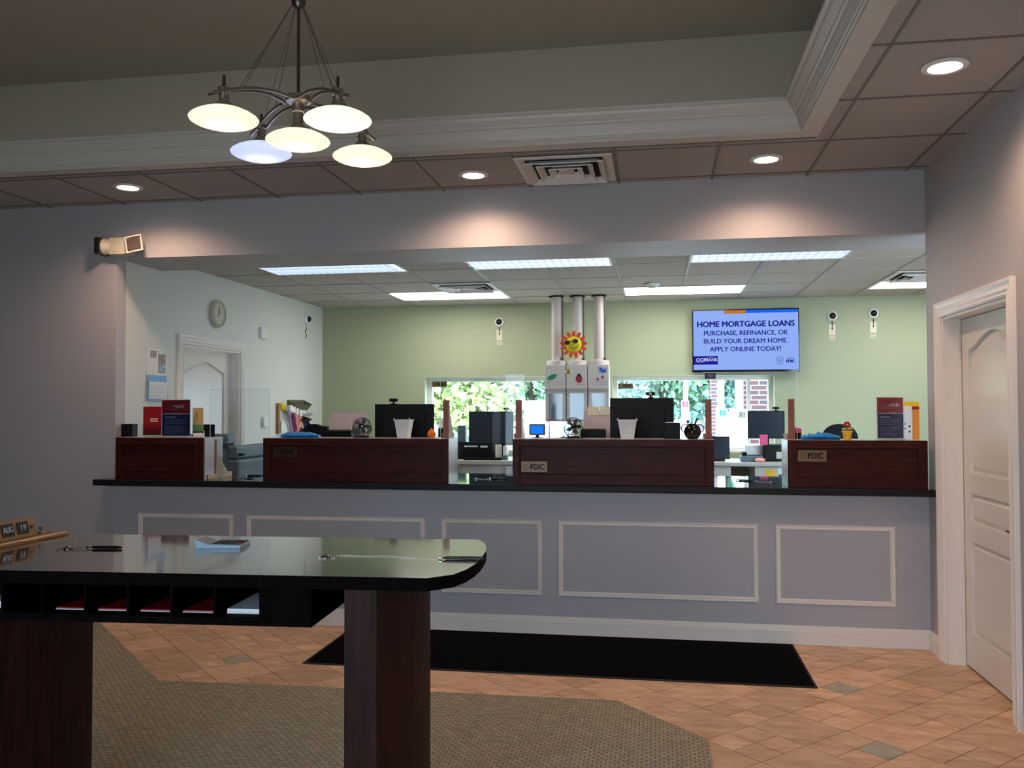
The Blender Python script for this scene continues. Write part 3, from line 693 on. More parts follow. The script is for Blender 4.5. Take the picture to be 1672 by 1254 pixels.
MB().use('black').box(-.052, .052, -.04, .04, 0, .108).build('box', r, bevel=.002); MB().use('paper').box(-.045, .02, -.03, .03, .108, .112).build('cards', r)
r = thing('pen_holder', 'glossy black round pen pot with red handles beside the brown post under the television', 'pen holder', (.232, 6.0, HZ1), 0)
MB().use('blackgloss').lathe([(.03, 0), (.045, .01), (.056, .035), (.057, .055), (.048, .080), (.030, .098), (.022, .102), (.018, .095), (.001, .09)], 28).build('pot', r)
for xa in (-.048, .048): MB().use('crimson').torus((xa, 0, .07), .026, .004, 'y', 20, 6).build('handle', r)
MB().use('blackgloss').tube([(.0, 0, .09), (-.003, 0, .175)], .0018, 6).tube([(.012, 0, .09), (.032, 0, .14)], .006, 8).build('pens', r)
MB().use('skyblue').ball((-.03, .0, .115), .012, 10).cyl((-.03, 0, .09), .005, .02, 8).build('pen_topper', r)['label'] = 'blue pen topper'
def fan(x, y, z, rad, label, rz=0):
    r = thing('desk_fan', label, 'fan', (x, y, z), rz, 'small black desk fans on the screens'); cz = rad+.022
    g = MB().use('black')
    for R, yy in ((rad, 0), (rad, .03), (rad*.97, -.012), (rad*.8, -.02), (rad*.6, -.025), (rad*.4, -.028)): g.torus((0, yy, cz), R, .0016, 'y', 28, 5)
    for i in range(16):
        a = 2*PI*i/16; c, s = math.cos(a), math.sin(a)
        g.tube([(rad*.2*c, -.03, cz+rad*.2*s), (rad*.6*c, -.025, cz+rad*.6*s), (rad*.97*c, -.01, cz+rad*.97*s), (rad*c, .03, cz+rad*s)], .0010, 4)
    g.build('guard', r)
    MB().use('blackgloss').lathe([(.001, -.036), (rad*.25, -.034), (rad*.28, -.026), (rad*.28, .03), (rad*.2, .045), (.001, .047)], 20, (0, 0, cz), 'y').build('hub', r)
    bl = MB().use('steel')
    for i in range(5):
        X = Matrix.Translation((0, .006, cz)) @ Matrix.Rotation(2*PI*i/5, 4, 'Y') @ Matrix.Rotation(.5, 4, 'X')
        bl.xf(X); bl.prism([(rad*.2, -rad*.12), (rad*.6, -rad*.32), (rad*.88, -rad*.2), (rad*.85, rad*.22), (rad*.5, rad*.2), (rad*.2, rad*.1)], -.001, .001, 'y')
    bl.xf(); bl.build('blades', r)
    st = MB().use('black').tube([(-rad-.006, .01, cz), (-rad-.004, .01, cz-rad*.6), (-rad*.6, .012, .012), (rad*.6, .012, .012), (rad+.004, .01, cz-rad*.6), (rad+.006, .01, cz)], .004, 6).box(-rad*.85, rad*.85, -.045, .05, 0, .008)
    st.build('base', r)
    return r
fan(-2.085, 6.02, HZ1, .060, 'small black desk fan at the left of the monitor left of the centre gap', .15)
fan(-.565, 6.02, HZ1, .060, 'small black desk fan in front of the vacuum tube station', .35)
def bag(x0, x1, y, z, h, label, seed):
    rr = random.Random(seed); r = MB().use('bluebag'); n, m = 14, 8; L = x1-x0; vs = []
    for i in range(n+1):
        for j in range(m):
            a = 2*PI*j/m; t = i/n; e = math.sin(PI*min(max(t, .03), .97))**.3
            hh = h*(.75+.35*rr.random())*e
            vs.append((-L/2+L*t, .05*math.cos(a)*e*(.8+.4*rr.random()), max(.0, hh*.5+hh*.55*math.sin(a))))
    fs = [(i*m+j, (i+1)*m+j, (i+1)*m+(j+1) % m, i*m+(j+1) % m) for i in range(n) for j in range(m)]+[tuple(range(m)), tuple(range(n*m, n*m+m))]
    r.add(vs, fs, True); o = r.build('wipes_packet', loc=((x0+x1)/2, y, z)); tag(o, label, 'wipes packet', 'bright blue plastic packets on the screens')
p0, p1 = at(460, 700, y=5.98), at(522, 700, y=5.98); bag(p0.x, p1.x, 5.98, HZ1, .045, 'crumpled bright blue packet on the long screen at the left', 3)
p0, p1 = at(1308, 700, y=5.98), at(1371, 700, y=5.98); bag(p0.x, p1.x, 5.98, HZ1, .045, 'crumpled bright blue packet on the right end screen', 5)
p0, p1 = at(1268, 700, y=6.0), at(1281, 700, y=6.0)
def chair(x, y, w, ztop, label, mm='blackfab', rz=0):
    r = thing('office_chair', label, 'office chair', (x, y, 0), rz, 'black swivel chairs behind the counter')
    b = MB().use(mm); N = 12; pts = []
    for i in range(N+1):
        a = PI*i/N; pts.append((w/2*math.cos(a)*1.0, ztop-.14+.14*math.sin(a)**.75))
    pts = [(w*.46, ztop-.42)]+pts+[(-w*.46, ztop-.42)]
    b.prism(pts, -.035, .035, 'y'); b.build('backrest', r, bevel=.015)
    MB().use('black').box(-.04, .04, .03, .06, .5, ztop-.2).build('back_bar', r)
    MB().use(mm).box(-.24, .24, .04, .50, .44, .52).build('seat', r, bevel=.03)
    MB().use('black').cyl((0, .26, .08), .03, .36, 12).build('gas_lift', r)
    lg = MB().use('black')
    for i in range(5): a = 2*PI*i/5; lg.tube([(0, .26, .10), (.28*math.cos(a), .26+.28*math.sin(a), .06)], .018, 6).ball((.28*math.cos(a), .26+.28*math.sin(a), .03), .03, 8)
    lg.build('star_base', r)
p = at(513, 693, y=7.2); chair(p.x, 7.2, .24, at(513, 692, y=7.2).z, 'black office chair back behind the left blue packet')
p = at(1371, 693, y=7.2); chair(p.x, 7.2, .27, at(1371, 692, y=7.2).z, 'black office chair back behind the yellow flower pot')
r = thing('orange_plush', 'small round orange plush with a pointed top beside the left sneeze guard post', 'plush toy', (at(704.5, 710, y=6.0).x, 6.0, HZ1), 0)
MB().use('orange').lathe([(.001, 0), (.024, .002), (.031, .018), (.028, .038), (.018, .052), (.009, .060), (.001, .070)], 16).build('body', r)
MB().use('ink').ball((-.009, -.028, .024), .003, 8).ball((.009, -.028, .024), .003, 8).build('eyes', r)
r = thing('flower_pot', 'small yellow pot with a red toy flower on the right end screen', 'flower pot', (at(1383.5, 715, y=5.95).x, 5.95, HZ1), 0)
MB().use('yellow').lathe([(.022, 0), (.030, .048), (.034, .050), (.034, .058), (.026, .058), (.024, .05), (.001, .05)], 20).build('pot', r)
MB().use('leafgreen').tube([(0, 0, .05), (0, 0, .095)], .003, 6).build('stem', r)
lf = MB().use(mat('pale_green_leaf', (.45, .62, .25), .6)); lf.ball((-.018, 0, .070), .014, 10, (1.2, .6, .45)).ball((.016, 0, .072), .014, 10, (1.2, .6, .45)).build('leaves', r)
fp = MB().use('crimson'); [fp.ball((.013*math.cos(a), 0, .098+.013*math.sin(a)), .010, 8, (1, .5, 1)) for a in [i*2*PI/5 for i in range(5)]]; fp.build('petals', r)
r = thing('flower_pot', 'small dark pot with bright pink flowers beside the right post of the television-side guard', 'flower pot', (at(1303.5, 712, y=6.06).x+.002, 6.085, HZ1), 0)
MB().use('black').lathe([(.018, 0), (.023, .040), (.019, .04), (.001, .038)], 16).build('pot', r)
fp = MB().use('pink'); rr = random.Random(2)
for i in range(11): fp.ball((rr.uniform(-.024, .016), rr.uniform(-.01, .01), .055+rr.uniform(-.012, .018)), .011, 8)
fp.build('petals', r)
# papers, trays on the ledge left of the fan
def simple(name, label, cat, loc, parts, rz=0, group=None):
    r = thing(name, label, cat, loc, rz, group)
    for pn, mm, bs, bev in parts:
        m = MB().use(mm)
        for b_ in bs: m.box(*b_)
        m.build(pn, r, bevel=bev)
    return r
p = at(549, 715, y=6.45); simple('printer', 'black and grey desktop printer behind the screen at the left of the fan', 'printer', (p.x+.03, 6.45, 1.02), [('housing', 'black', [(-.125, .125, -.1, .12, 0, .345)], .01), ('paper_tray', 'pinkpaper', [(-.14, .05, .122, .135, .25, .42)], 0), ('control_knob', 'black', [(-.11, -.065, -.1, -.06, .345, .375)], .003)])
p = at(585, 700, y=6.9); simple('paper_stack', 'pinkish paper standing upright behind the left desk fan', 'paper', (p.x-.09, 6.72, 1.02), [('sheets', 'pinkpaper', [(-.07, .22, -.01, .01, 0, .475)], 0)])
p = at(975, 700, y=6.5); simple('file_box', 'pale pinkish file box with cream notes behind the right desk fan', 'file box', (p.x, 6.5, 1.02), [('box', 'pinkpaper', [(-.10, .13, 0, .16, 0, .485)], 0), ('notes', 'yellowpaper', [(-.07, .015, -.004, .0, .455, .52), (.025, .11, -.004, .0, .455, .52)], 0)])
p = at(968, 706, y=6.25); simple('document_tray', 'low black tray beside the right desk fan', 'tray', (p.x+.0, 6.26, 1.02), [('tray', 'black', [(-.09, .09, 0, .1, 0, .36)], .012)])
r = thing('payment_terminal', 'small customer screen lit plain blue on the screen beside the vacuum tubes', 'display', (at(876, 710, y=6.0).x, 6.02, HZ1), -.1)
MB().use('steel').box(-.058, .058, 0, .025, .02, .10).build('housing', r, bevel=.008); MB().use('screenblue').box(-.043, .043, -.001, 0, .033, .087).build('display', r)
MB().use('black').box(-.012, .012, .005, .02, 0, .02).box(-.035, .035, -.02, .04, 0, .006).build('stand', r)
simple('letter_sheet', 'white sheet lying on the screen ledge beside the small customer screen', 'paper', (-.80, 6.02, HZ1), [('sheet', 'paper', [(-.06, .11, -.06, .05, 0, .002)], 0)], .1)
simple('letter_sheet', 'white slip lying on the ledge between the orange plush and the brown post', 'paper', (-1.55, 6.03, HZ1), [('sheet', 'paper', [(-.025, .025, -.04, .05, 0, .004)], 0)])
# ------------------------------------------------------------------ pens on ball chains
def pen(loc, rz, label, L=.13, chain=None, base=None):
    r = thing('chained_pen', label, 'pen', loc, rz, 'black counter pens on ball chains')
    MB().use('blackgloss').lathe([(.001, -L/2), (.0022, -L/2+.012), (.005, -L/2+.02), (.0055, L/2-.02), (.004, L/2), (.001, L/2+.002)], 12, (0, 0, .0056), 'x').build('barrel', r)
    MB().use('chrome').lathe([(.0046, -L/2-.004), (.0046, -L/2+.004)], 10, (0, 0, .0056), 'x').build('ferrule', r)
    if chain:
        c = MB().use('nickel'); P = [Vector(a) for a in chain]
        for a, b in zip(P[:-1], P[1:]):
            n = max(1, int((b-a).length/.0046))
            for i in range(n): c.ball(a.lerp(b, i/n), .0018, 6)
        c.build('ball_chain', r)
        if base: MB().use('bronze').lathe([(.016, 0), (.016, .005), (.006, .009), (.001, .01)], 14, base).build('anchor', r)
    return r
def curve(pts, n=6):
    P = [Vector(p) for p in pts]; out = []
    for i in range(len(P)-1):
        a, b, c, d = P[max(i-1, 0)], P[i], P[i+1], P[min(i+2, len(P)-1)]
        for q in range(n):
            t = q/n; out.append(.5*((2*b)+(c-a)*t+(2*a-5*b+4*c-d)*t*t+(3*b-a-3*c+d)*t**3))
    return out+[P[-1]]
DZ = 1.06
pen((-.605, 2.69, DZ), .1, 'black pen at the right end of the check desk, on a long silver chain', .135,
    curve([(-.07, 0, .002), (-.12, -.012, .002), (-.17, .012, .002), (-.24, .045, .002), (-.31, .038, .002), (-.38, .05, .002), (-.43, .035, .002), (-.455, .01, .002), (-.43, -.015, .002), (-.40, .0, .002)]), (-.435, .012, 0))
pen((-1.845, 2.715, DZ), .12, 'black pen with a coiled silver chain at the left of the check desk', .115,
    curve([(-.06, 0, .003), (-.10, .02, .003), (-.085, -.03, .003), (-.04, -.035, .003), (-.11, -.03, .003), (-.15, .0, .003), (-.14, -.05, .003)]), (-.12, -.01, 0))
pen((-1.13, 6.22, 1.02), .1, 'black pen on the granite in the gap left of the vacuum tubes', .12, curve([(-.06, 0, .003), (-.1, -.03, .003), (-.15, -.01, .003), (-.17, .02, .003)]), (-.16, 0, 0))
pen((.60, 6.30, 1.02), -.3, 'pen with a looped chain on the granite below the television', .12, curve([(-.06, 0, .003), (-.02, .06, .003), (.06, .03, .003), (.1, -.04, .003), (.2, -.08, .003)]), (.19, -.07, 0))
pen((-3.02, 6.25, 1.02), -.15, 'black pen on the granite between the left end screen and its neighbour', .13, curve([(-.06, 0, .003), (-.12, .03, .003), (-.05, .05, .003), (.03, .05, .003)]), (.04, .05, 0))
pen((-2.93, 6.0, 1.02), .25, 'short black stylus near the edge of the granite beside the single pine foot', .06)
simple('wood_block', 'small red-brown wood block on the granite against the long left screen', 'wood block', (-2.775, 6.02, 1.02), [('block', 'stain', [(-.02, .02, 0, .06, 0, .05)], .002)])
# ------------------------------------------------------------------ vacuum tube stations
CZ0, CZ1 = 1.385, 1.985
def station(x0, x1, label, win):
    c = (x0+x1)/2; w = (x1-x0)/2-.004
    r = thing('pneumatic_tube_station', label, 'pneumatic tube station', (c, 9.3, 0.97), 0, 'three putty pneumatic tube stations'); B = .97
    k = MB().use('putty')
    k.prism([(0, 1.725-B), (0, CZ1-B), (.26, CZ1-B), (.26, 1.42-B), (.02, CZ0-B+.0), (.02, 1.40-B), (.02, 1.70-B)][:0] or [(0, 1.735-B), (0, CZ1-B), (.26, CZ1-B), (.26, CZ0-B), (.02, CZ0-B), (.02, 1.69-B)], -w, w, 'x'); k.build('housing', r, bevel=.004)
    MB().use('putty').lathe([(w*.99, CZ1-B), (w*.99, CZ1-B+.035), (w*.93, CZ1-B+.05), (w*.6, CZ1-B+.055), (w*.5, CZ1-B+.06)], 28, (0, .13, 0)).build('collar', r)
    MB().use('putty').cyl((0, .13, CZ1-B+.05), .053, ZB-CZ1-.05, 24).build('tube', r)
    MB().use('dark').cyl((0, .13, ZB-B-.012), .082, .011, 24).build('ceiling_collar', r)
    MB().use('bronze').cyl((.066, .13, CZ1-B+.05), .008, ZB-CZ1-.065, 8).ball((.066, .10, CZ1-B+.07), .018, 10).build('conduit', r)
    fr = MB().use('putty'); a, b0, b1 = .075, 1.40-B, 1.682-B
    fr.box(-w+.006, -a, .012, .02, b0-.02, b1+.012).box(a, w-.006, .012, .02, b0-.02, b1+.012).box(-a, a, .012, .02, b0-.015, b0).box(-a, a, .012, .02, b1, b1+.012); fr.build('door_frame', r)
    MB().use(win).box(-a, a, .016, .0195, b0, b1).build('carrier_window', r)
    sc = MB().use('ink')
    for x in (-.095, .095):
        for z in (b0+.01, b1-.01): sc.cyl((x, .0095, z), .005, .003, 8, 'y')
    sc.build('screws', r)
    sl = MB().use('putty_d')
    for i in range(3): sl.box(-.0, .085, -.001, .0005, 1.775-B+i*.016, 1.779-B+i*.016)
    sl.box(-.09, -.055, -.001, .0005, 1.79-B, 1.795-B).cyl((0, -.001, 1.955-B), .004, .0015, 8, 'y'); sl.build('vent_slots', r)
    bt = MB()
    for i, mm in enumerate(('redplate', 'redplate', 'greyplate', 'greyplate', 'green_print', 'greyplate')): bt.use(mm).box(-.09+i*.03, -.066+i*.03, .010, .02, CZ0-B+.004, CZ0-B+.018)
    bt.build('buttons', r)
    MB().use('chrome').box(-w+.01, -w+.03, .2, .24, 0, CZ0-B).box(w-.03, w-.01, .2, .24, 0, CZ0-B).build('leg', r)
    return r
xs = [-1.185, -.957, -.728, -.498]
station(xs[0], xs[1], 'putty pneumatic tube station with a green leaf cutout', 'mirror')
station(xs[1], xs[2], 'putty pneumatic tube station in the middle, behind the felt sun', 'mirror')
station(xs[2], xs[3], 'putty pneumatic tube station with a bluebird cutout', 'mirror')
# cut-outs stuck on the stations, felt sun hanging in front
p = at(937, 563, y=9.3); SX, SZ, SY = p.x, p.z, 9.262
r = thing('felt_sun', 'orange and yellow smiling felt sun in black sunglasses hanging on the vacuum tubes', 'hanging decoration', (SX, SY, SZ), 0)
pp = []
for i in range(13):
    a = 2*PI*i/13+.1
    for da, rr_ in ((-.2, .105), (-.13, .148), (0, .165), (.13, .148), (.2, .105)): pp.append((rr_*.9*math.cos(a+da), rr_*.9*math.sin(a+da)))
MB().use('petal').prism(pp, -.004, .01, 'y').build('petals', r)
MB().use('sunface').lathe([(.001, -.026), (.05, -.022), (.075, -.014), (.088, -.003), (.088, 0)], 28, (0, 0, 0), 'y').build('face', r)
gl = MB().use('blackgloss').prism([(-.062+.028*math.cos(a), .018+.024*math.sin(a)) for a in [2*PI*i/14 for i in range(14)]], -.034, -.027, 'y').prism([(.024+.028*math.cos(a), .034+.024*math.sin(a)) for a in [2*PI*i/14 for i in range(14)]], -.034, -.027, 'y').tube([(-.04, -.03, .03), (.0, -.03, .038)], .004, 6); gl.build('sunglasses', r)
MB().use('ink').tube([(-.045, -.022, -.018), (-.02, -.029, -.038), (.01, -.030, -.042), (.036, -.027, -.028), (.048, -.022, -.008)], .003, 6).build('smile', r)
MB().use('offwhite').tube([(0, .0, .12), (.03, .012, .20)], .002, 5).tube([(-.01, 0, .12), (.005, .012, .2)], .002, 5).build('hanging_string', r)
def cut(name, label, px, py, pts, mm, extra=None, y=9.3):
    p = at(px, py, y=9.3); r = thing(name, label, 'foam cutout', (p.x, y, p.z), 0, None)
    MB().use(mm).prism(pts, -.004, 0, 'y').build('shape', r)
    if extra:
        for nm, em, f in extra: m = MB().use(em); f(m); m.build(nm, r)
    return r
cut('leaf_cutout', 'green leaf cutout on the leftmost tube station', 901, 616, [(-.055, -.022), (-.035, .008), (-.005, .028), (.03, .034), (.055, .030), (.045, .004), (.02, -.018), (-.01, -.028), (-.035, -.026)], 'leafgreen')
el = lambda cx, cz, a, b, n=14: [(cx+a*math.cos(2*PI*i/n), cz+b*math.sin(2*PI*i/n)) for i in range(n)]
cut('bee_cutout', 'small striped bee cutout at the top left of the middle tube station', 928.5, 607, el(0, 0, .021, .028), 'yellow',
    [('stripes', 'ink', lambda m: [m.box(-.018, .018, -.006, -.004, z, z+.006) for z in (-.018, -.004, .010)]), ('wings', 'paper', lambda m: (m.prism(el(-.028, .004, .014, .009), -.003, 0, 'y'), m.prism(el(.028, .004, .014, .009), -.003, 0, 'y'))), ('antennae', 'ink', lambda m: m.tube([(-.005, -.002, .026), (-.010, -.002, .042)], .0015, 5).tube([(.005, -.002, .026), (.008, -.002, .042)], .0015, 5))])
cut('ladybird_cutout', 'red ladybird cutout on the middle tube station', 945.5, 618, el(0, -.004, .036, .042), 'crimson', [('head', 'ink', lambda m: m.prism(el(0, .036, .018, .016), -.006, -.001, 'y')), ('spots', 'ink', lambda m: [m.prism(el(x, z, .006, .006, 8), -.006, -.004, 'y') for x, z in ((-.018, .008), (.016, .006), (-.012, -.02), (.014, -.022))])])
cut('bluebird_cutout', 'blue bird cutout at the top of the rightmost tube station', 984, 604, [(-.045, .024), (-.03, .012), (-.034, -.012), (-.012, -.028), (.02, -.03), (.04, -.022), (.034, -.004), (.038, .022), (.022, .012), (.01, .004), (-.006, .022), (-.022, .028)], 'skyblue')
def cat_(m):
    pass
r = cut('caterpillar_cutout', 'pink and purple caterpillar cutout on the rightmost tube station', 978, 618, el(-.038, .0, .014, .016), 'salmon', [('segments', 'plum', lambda m: m.prism(el(-.012, -.006, .014, .015), -.005, 0, 'y').prism(el(.036, .012, .016, .017), -.005, 0, 'y')), ('segments', 'pinkpaper', lambda m: m.prism(el(.012, .002, .015, .015), -.0055, 0, 'y'))])
# ------------------------------------------------------------------ back counter and things on it
r = thing('back_counter', 'beige laminate counter with metal cabinets along the green wall', 'counter', (-.7, 9.2, 0), 0)
MB().use('beige_lam').box(-2.1, 3.2, 0, .82, .93, .97).build('top', r, bevel=.008); MB().use('chrome').box(-2.1, 3.2, -.006, 0, .928, .936).build('edge_strip', r)
def cab(x0, x1, drawer=True):
    k = MB().use('beige_metal').box(x0, x1, .05, .78, 0, .928).build('cabinet_body', r)
    if drawer:
        d = MB().use('beige_metal').box(x0+.04, x1-.04, .034, .05, .68, .905).build('drawer', k, bevel=.003)
        c = (x0+x1)/2; MB().use('bronze').box(c-.055, c+.055, .022, .034, .775, .815).build('pull', d) if False else None
        hd = MB().use('bronze').box(c-.055, c+.055, .026, .034, .77, .82).use('ink').box(c-.042, c+.042, .022, .027, .78, .80); hd.build('drawer_pull', k)
        MB().use('chrome').cyl((c, .026, .875), .009, .01, 12, 'y').build('lock', k)
cab(-1.42, -.92); cab(.7, 1.44); cab(1.68, 2.6, False)
MB().use('yellow').box(1.78, 1.88, .045, .05, .78, .90).use('paper').box(1.90, 2.04, .045, .05, .80, .92).use('ink').box(1.91, 2.03, .043, .046, .83, .85).box(1.95, 1.97, .043, .046, .80, .9).build('stickers', r)
MY2 = 9.45
p0, p1 = at(765.5, 672, y=MY2), at(838, 672, y=MY2)
monitor('monitor', 'dark monitor facing the lobby on the back counter at the left window', p0.x, p1.x, p0.z, at(765, 727, y=MY2).z, MY2, .97, back=False, group='monitors on the back counter')
q = at(826.5, 672, y=MY2); webcam(q.x, MY2+.01, p0.z, 'webcam on the dark monitor in the left window')
p0, p1 = at(1221, 671, y=MY2), at(1281, 671, y=MY2)
monitor('monitor', 'grey monitor facing the lobby on the back counter at the right window', p0.x, p1.x, p0.z, at(1221, 716, y=MY2).z, MY2, .97, back=False, group='monitors on the back counter')
q = at(1267, 671, y=MY2); webcam(q.x, MY2+.01, p0.z, 'webcam on the grey monitor in the right window')
p = at(1171, 720, y=9.4); simple('laptop', 'small dark tablet computer leaning on the back counter left of the grey monitor', 'tablet', (p.x+.0, 9.4, .97), [('display', 'screen_off', [(-.13, .13, 0, .015, .02, .26)], .004), ('stand', 'black', [(-.08, .08, .0, .1, 0, .02)], 0)], .1)
p = at(1228, 745, y=9.35); simple('desk_phone', 'dark desk telephone on the back counter under the grey monitor', 'telephone', (p.x, 9.33, .97), [('base', 'steel', [(-.11, .11, 0, .2, 0, .06)], .01), ('handset', 'black', [(-.10, -.05, .0, .2, .06, .10)], .012), ('keypad', 'black', [(-.03, .09, .03, .16, .06, .066)], 0)])
simple('sticky_note', 'bright pink note stuck on the lower edge of the grey monitor', 'sticky note', (at(1247, 721, y=9.446).x, 9.4465, at(1247, 727, y=9.446).z), [('note', 'pink', [(-.04, .04, 0, .002, 0, .11)], 0)])
simple('letter_tray', 'white paper tray on the back counter beside the pink note', 'tray', (at(1231, 722, y=9.5).x, 9.52, .97), [('tray', 'paper', [(-.09, .09, 0, .2, 0, .16)], 0)])
simple('printer', 'black printer on the back counter at the right of the telephone', 'printer', (at(1266, 740, y=9.5).x, 9.42, .97), [('housing', 'black', [(-.13, .13, 0, .3, 0, .17)], .012), ('label', 'putty', [(.0, .06, -.002, 0, .03, .10)], 0)])
p = at(1241, 746, y=9.28); o = MB().use('salmon').ball((0, 0, .022), .03, 14, (1.8, 1, .75)).build('computer_mouse', loc=(p.x, 9.28, .97)); tag(o, 'pale pink rounded mouse on the back counter edge', 'mouse')
p = at(800, 735, y=9.4)
simple('keyboard', 'black keyboard on the back counter below the dark monitor', 'keyboard', (p.x-.05, 9.27, .97), [('body', 'black', [(-.2, .2, -.05, .08, 0, .025)], .004)])
simple('receipt_printer', 'wide black receipt printer below the dark monitor in the left window', 'printer', (p.x-.15, 9.42, .97), [('housing', 'black', [(-.22, .33, -.05, 0, 0, .19)], .01), ('label_strip', 'paper', [(-.13, .02, -.052, -.05, .135, .15), (.05, .13, -.052, -.05, .13, .15)], 0)])
simple('sticky_note', 'pale yellow note standing below the dark monitor', 'sticky note', (at(814, 722, y=9.34).x, 9.345, .97), [('note', 'yellowpaper', [(-.035, .035, 0, .003, 0, .165)], 0)])
simple('stapler', 'small blue and white gadget at the right end of the black receipt printer', 'gadget', (at(824, 735, y=9.3).x, 9.3, .97), [('body', 'steel', [(-.03, .03, 0, .06, 0, .05)], .005), ('top', 'white', [(-.02, .03, .005, .05, .05, .15)], .003)])
p = at(752, 700, y=9.4); simple('pen_cup', 'dark cup between the brown post and the dark monitor in the left window', 'pen cup', (p.x, 9.42, .97), [('cup', 'steel', [(-.04, .05, 0, .08, 0, .37)], .01)])
p = at(720, 705, y=9.4); simple('desk_phone', 'dark handset standing left of the brown post in the left window', 'telephone', (p.x, 9.42, .97), [('handset', 'black', [(-.035, .035, 0, .05, 0, .34)], .014)], .3)
# FDIC window stickers
for px0, px1, py0, py1, lab in ((706, 730, 623, 632, 'small FDIC sticker in the top corner of the left window'), (1009, 1034, 626, 635, 'small FDIC sticker in the top corner of the right window')):
    p0, p1 = at(px0, py1, y=10.185), at(px1, py0, y=10.185); c = (p0+p1)/2; w_, h_ = p1.x-p0.x, p1.z-p0.z
    r = thing('window_sticker', lab, 'sticker', (c.x, 10.183, c.z), 0, 'window stickers')
    MB().use('brassdull').box(-w_/2, w_/2, 0, .002, -h_/2, h_/2).build('film', r); text('FDIC', h_*.75, 'ink', r, (w_*.12, -.001, 0), bold=.002)
# ------------------------------------------------------------------ television
p0, p1 = at(1130, 506, y=9.93), at(1306, 607, y=9.93)
TW, TH = p1.x-p0.x, p0.z-p1.z; c = (p0+p1)/2
r = thing('television', 'wall-mounted television showing a blue home mortgage loans advertisement', 'television', (c.x, 9.93, c.z), 0)
MB().use('blackgloss').box(-TW/2, TW/2, 0, .05, -TH/2, TH/2).build('bezel', r, bevel=.003)
MB().use('black').box(-.2, .2, .05, .098, -.15, .15).build('wall_mount', r)
sx0, sx1, sz0, sz1 = -TW/2+.012, TW/2-.012, -TH/2+.028, TH/2-.014; SW, SH = sx1-sx0, sz1-sz0
MB().use('screen').box(sx0, sx1, -.0015, 0, sz0, sz1).build('display', r)
bx = lambda u0, u1, v0, v1, mm, nm, y=-.0025: MB().use(mm).box(sx0+u0*SW, sx0+u1*SW, y, -.0015, sz1-v1*SH, sz1-v0*SH).build(nm, r)
bx(.30, .505, 0, .058, 'barorange', 'orange_bar'); bx(.505, 1, 0, .05, 'barblue', 'blue_bar'); bx(0, .235, .765, .91, 'logonavy', 'logo_panel')
tt = lambda s, u, v, hgt, mm='txtblue', b=.0, sx=1, al='CENTER': text(s, hgt*SH, mm, r, (sx0+u*SW, -.003, sz1-v*SH), bold=b, sx=sx, align=al)
tt('HOME MORTGAGE LOANS', .50, .235, .134, b=.0042, sx=.985); tt('PURCHASE, REFINANCE, OR', .50, .385, .110, b=.002, sx=.99)
tt('BUILD YOUR DREAM HOME.', .50, .52, .110, b=.0018, sx=.985); tt('APPLY ONLINE TODAY!', .50, .655, .110, b=.002, sx=.99)
tt('CCF', .025, .832, .075, 'txtpale', .0022, 1.15, 'LEFT'); tt('BANK', .118, .832, .075, 'txtpale', .0006, 1.0, 'LEFT')
tt('FDIC', .925, .865, .068, 'txtblue', .003, .95); tt('MEMBER', .925, .815, .03, 'txtblue', .0, .95); tt('LENDER', .825, .905, .026, 'txtblue', 0)
hs = MB().use('txtblue'); hx, hz = sx0+.825*SW, sz1-.84*SH
hs.tube([(hx-.038, -.003, hz+.012), (hx, -.003, hz+.036), (hx+.038, -.003, hz+.012)], .003, 4).tube([(hx-.028, -.003, hz+.016), (hx-.028, -.003, hz-.024), (hx+.028, -.003, hz-.024), (hx+.028, -.003, hz+.016)], .003, 4).box(hx-.012, hx+.012, -.0035, -.002, hz-.001, hz+.004).box(hx-.012, hx+.012, -.0035, -.002, hz-.011, hz-.006); hs.build('house_logo', r)
sw = MB().use('txtpale').tube([(sx0+.018*SW, -.003, sz1-.86*SH), (sx0+.05*SW, -.003, sz1-.872*SH), (sx0+.11*SW, -.003, sz1-.862*SH)], .0015, 4).tube([(sx0+.13*SW, -.003, sz1-.80*SH), (sx0+.17*SW, -.003, sz1-.785*SH), (sx0+.215*SW, -.003, sz1-.80*SH)], .0012, 4); sw.build('logo_swoosh', r)
# small dark sign on the wall below the television
p = at(1160, 613.5, y=9.98); r = thing('small_sign', 'small navy sign with orange print just below the television', 'sign', (p.x, 10.02, p.z), 0)
MB().use('navy').box(-.06, .06, 0, .008, -.035, .03).build('board', r); MB().use('orangeprint').box(-.03, .03, -.001, 0, .005, .012).box(-.02, .02, -.001, 0, -.012, -.007).build('lettering', r)
# ------------------------------------------------------------------ dome cameras
def dome(loc, label, rot=0, sc=1, plate=True):
    r = thing('security_camera', label, 'security camera', loc, rot, 'dome security cameras'); r.scale = (sc,)*3
    MB().use('white').lathe([(.055, 0), (.055, -.012), (.047, -.03), (.038, -.036)], 26, (0, 0, 0), 'y').build('housing', r)
    MB().use('blackgloss').lathe([(.036, -.034), (.034, -.045), (.026, -.058), (.013, -.067), (.001, -.069)], 22, (0, 0, 0), 'y').build('dome', r)
    if plate:
        MB().use('offwhite').box(-.034, .034, -.006, 0, -.21, -.09).build('junction_plate', r); MB().use('black').tube([(0, -.012, -.05), (.002, -.012, -.1), (0, -.01, -.14)], .004, 6).ball((0, -.008, -.142), .009, 8).build('cable', r)
        MB().use('offwhite').box(-.03, .03, -.0015, 0, -.262, -.222).build('label_strip', r); lt = MB().use('putty_d')
        for k in range(3): lt.box(-.024, .024, -.0022, -.0015, -.234-k*.010, -.230-k*.010)
        lt.build('lettering', r)
    return r
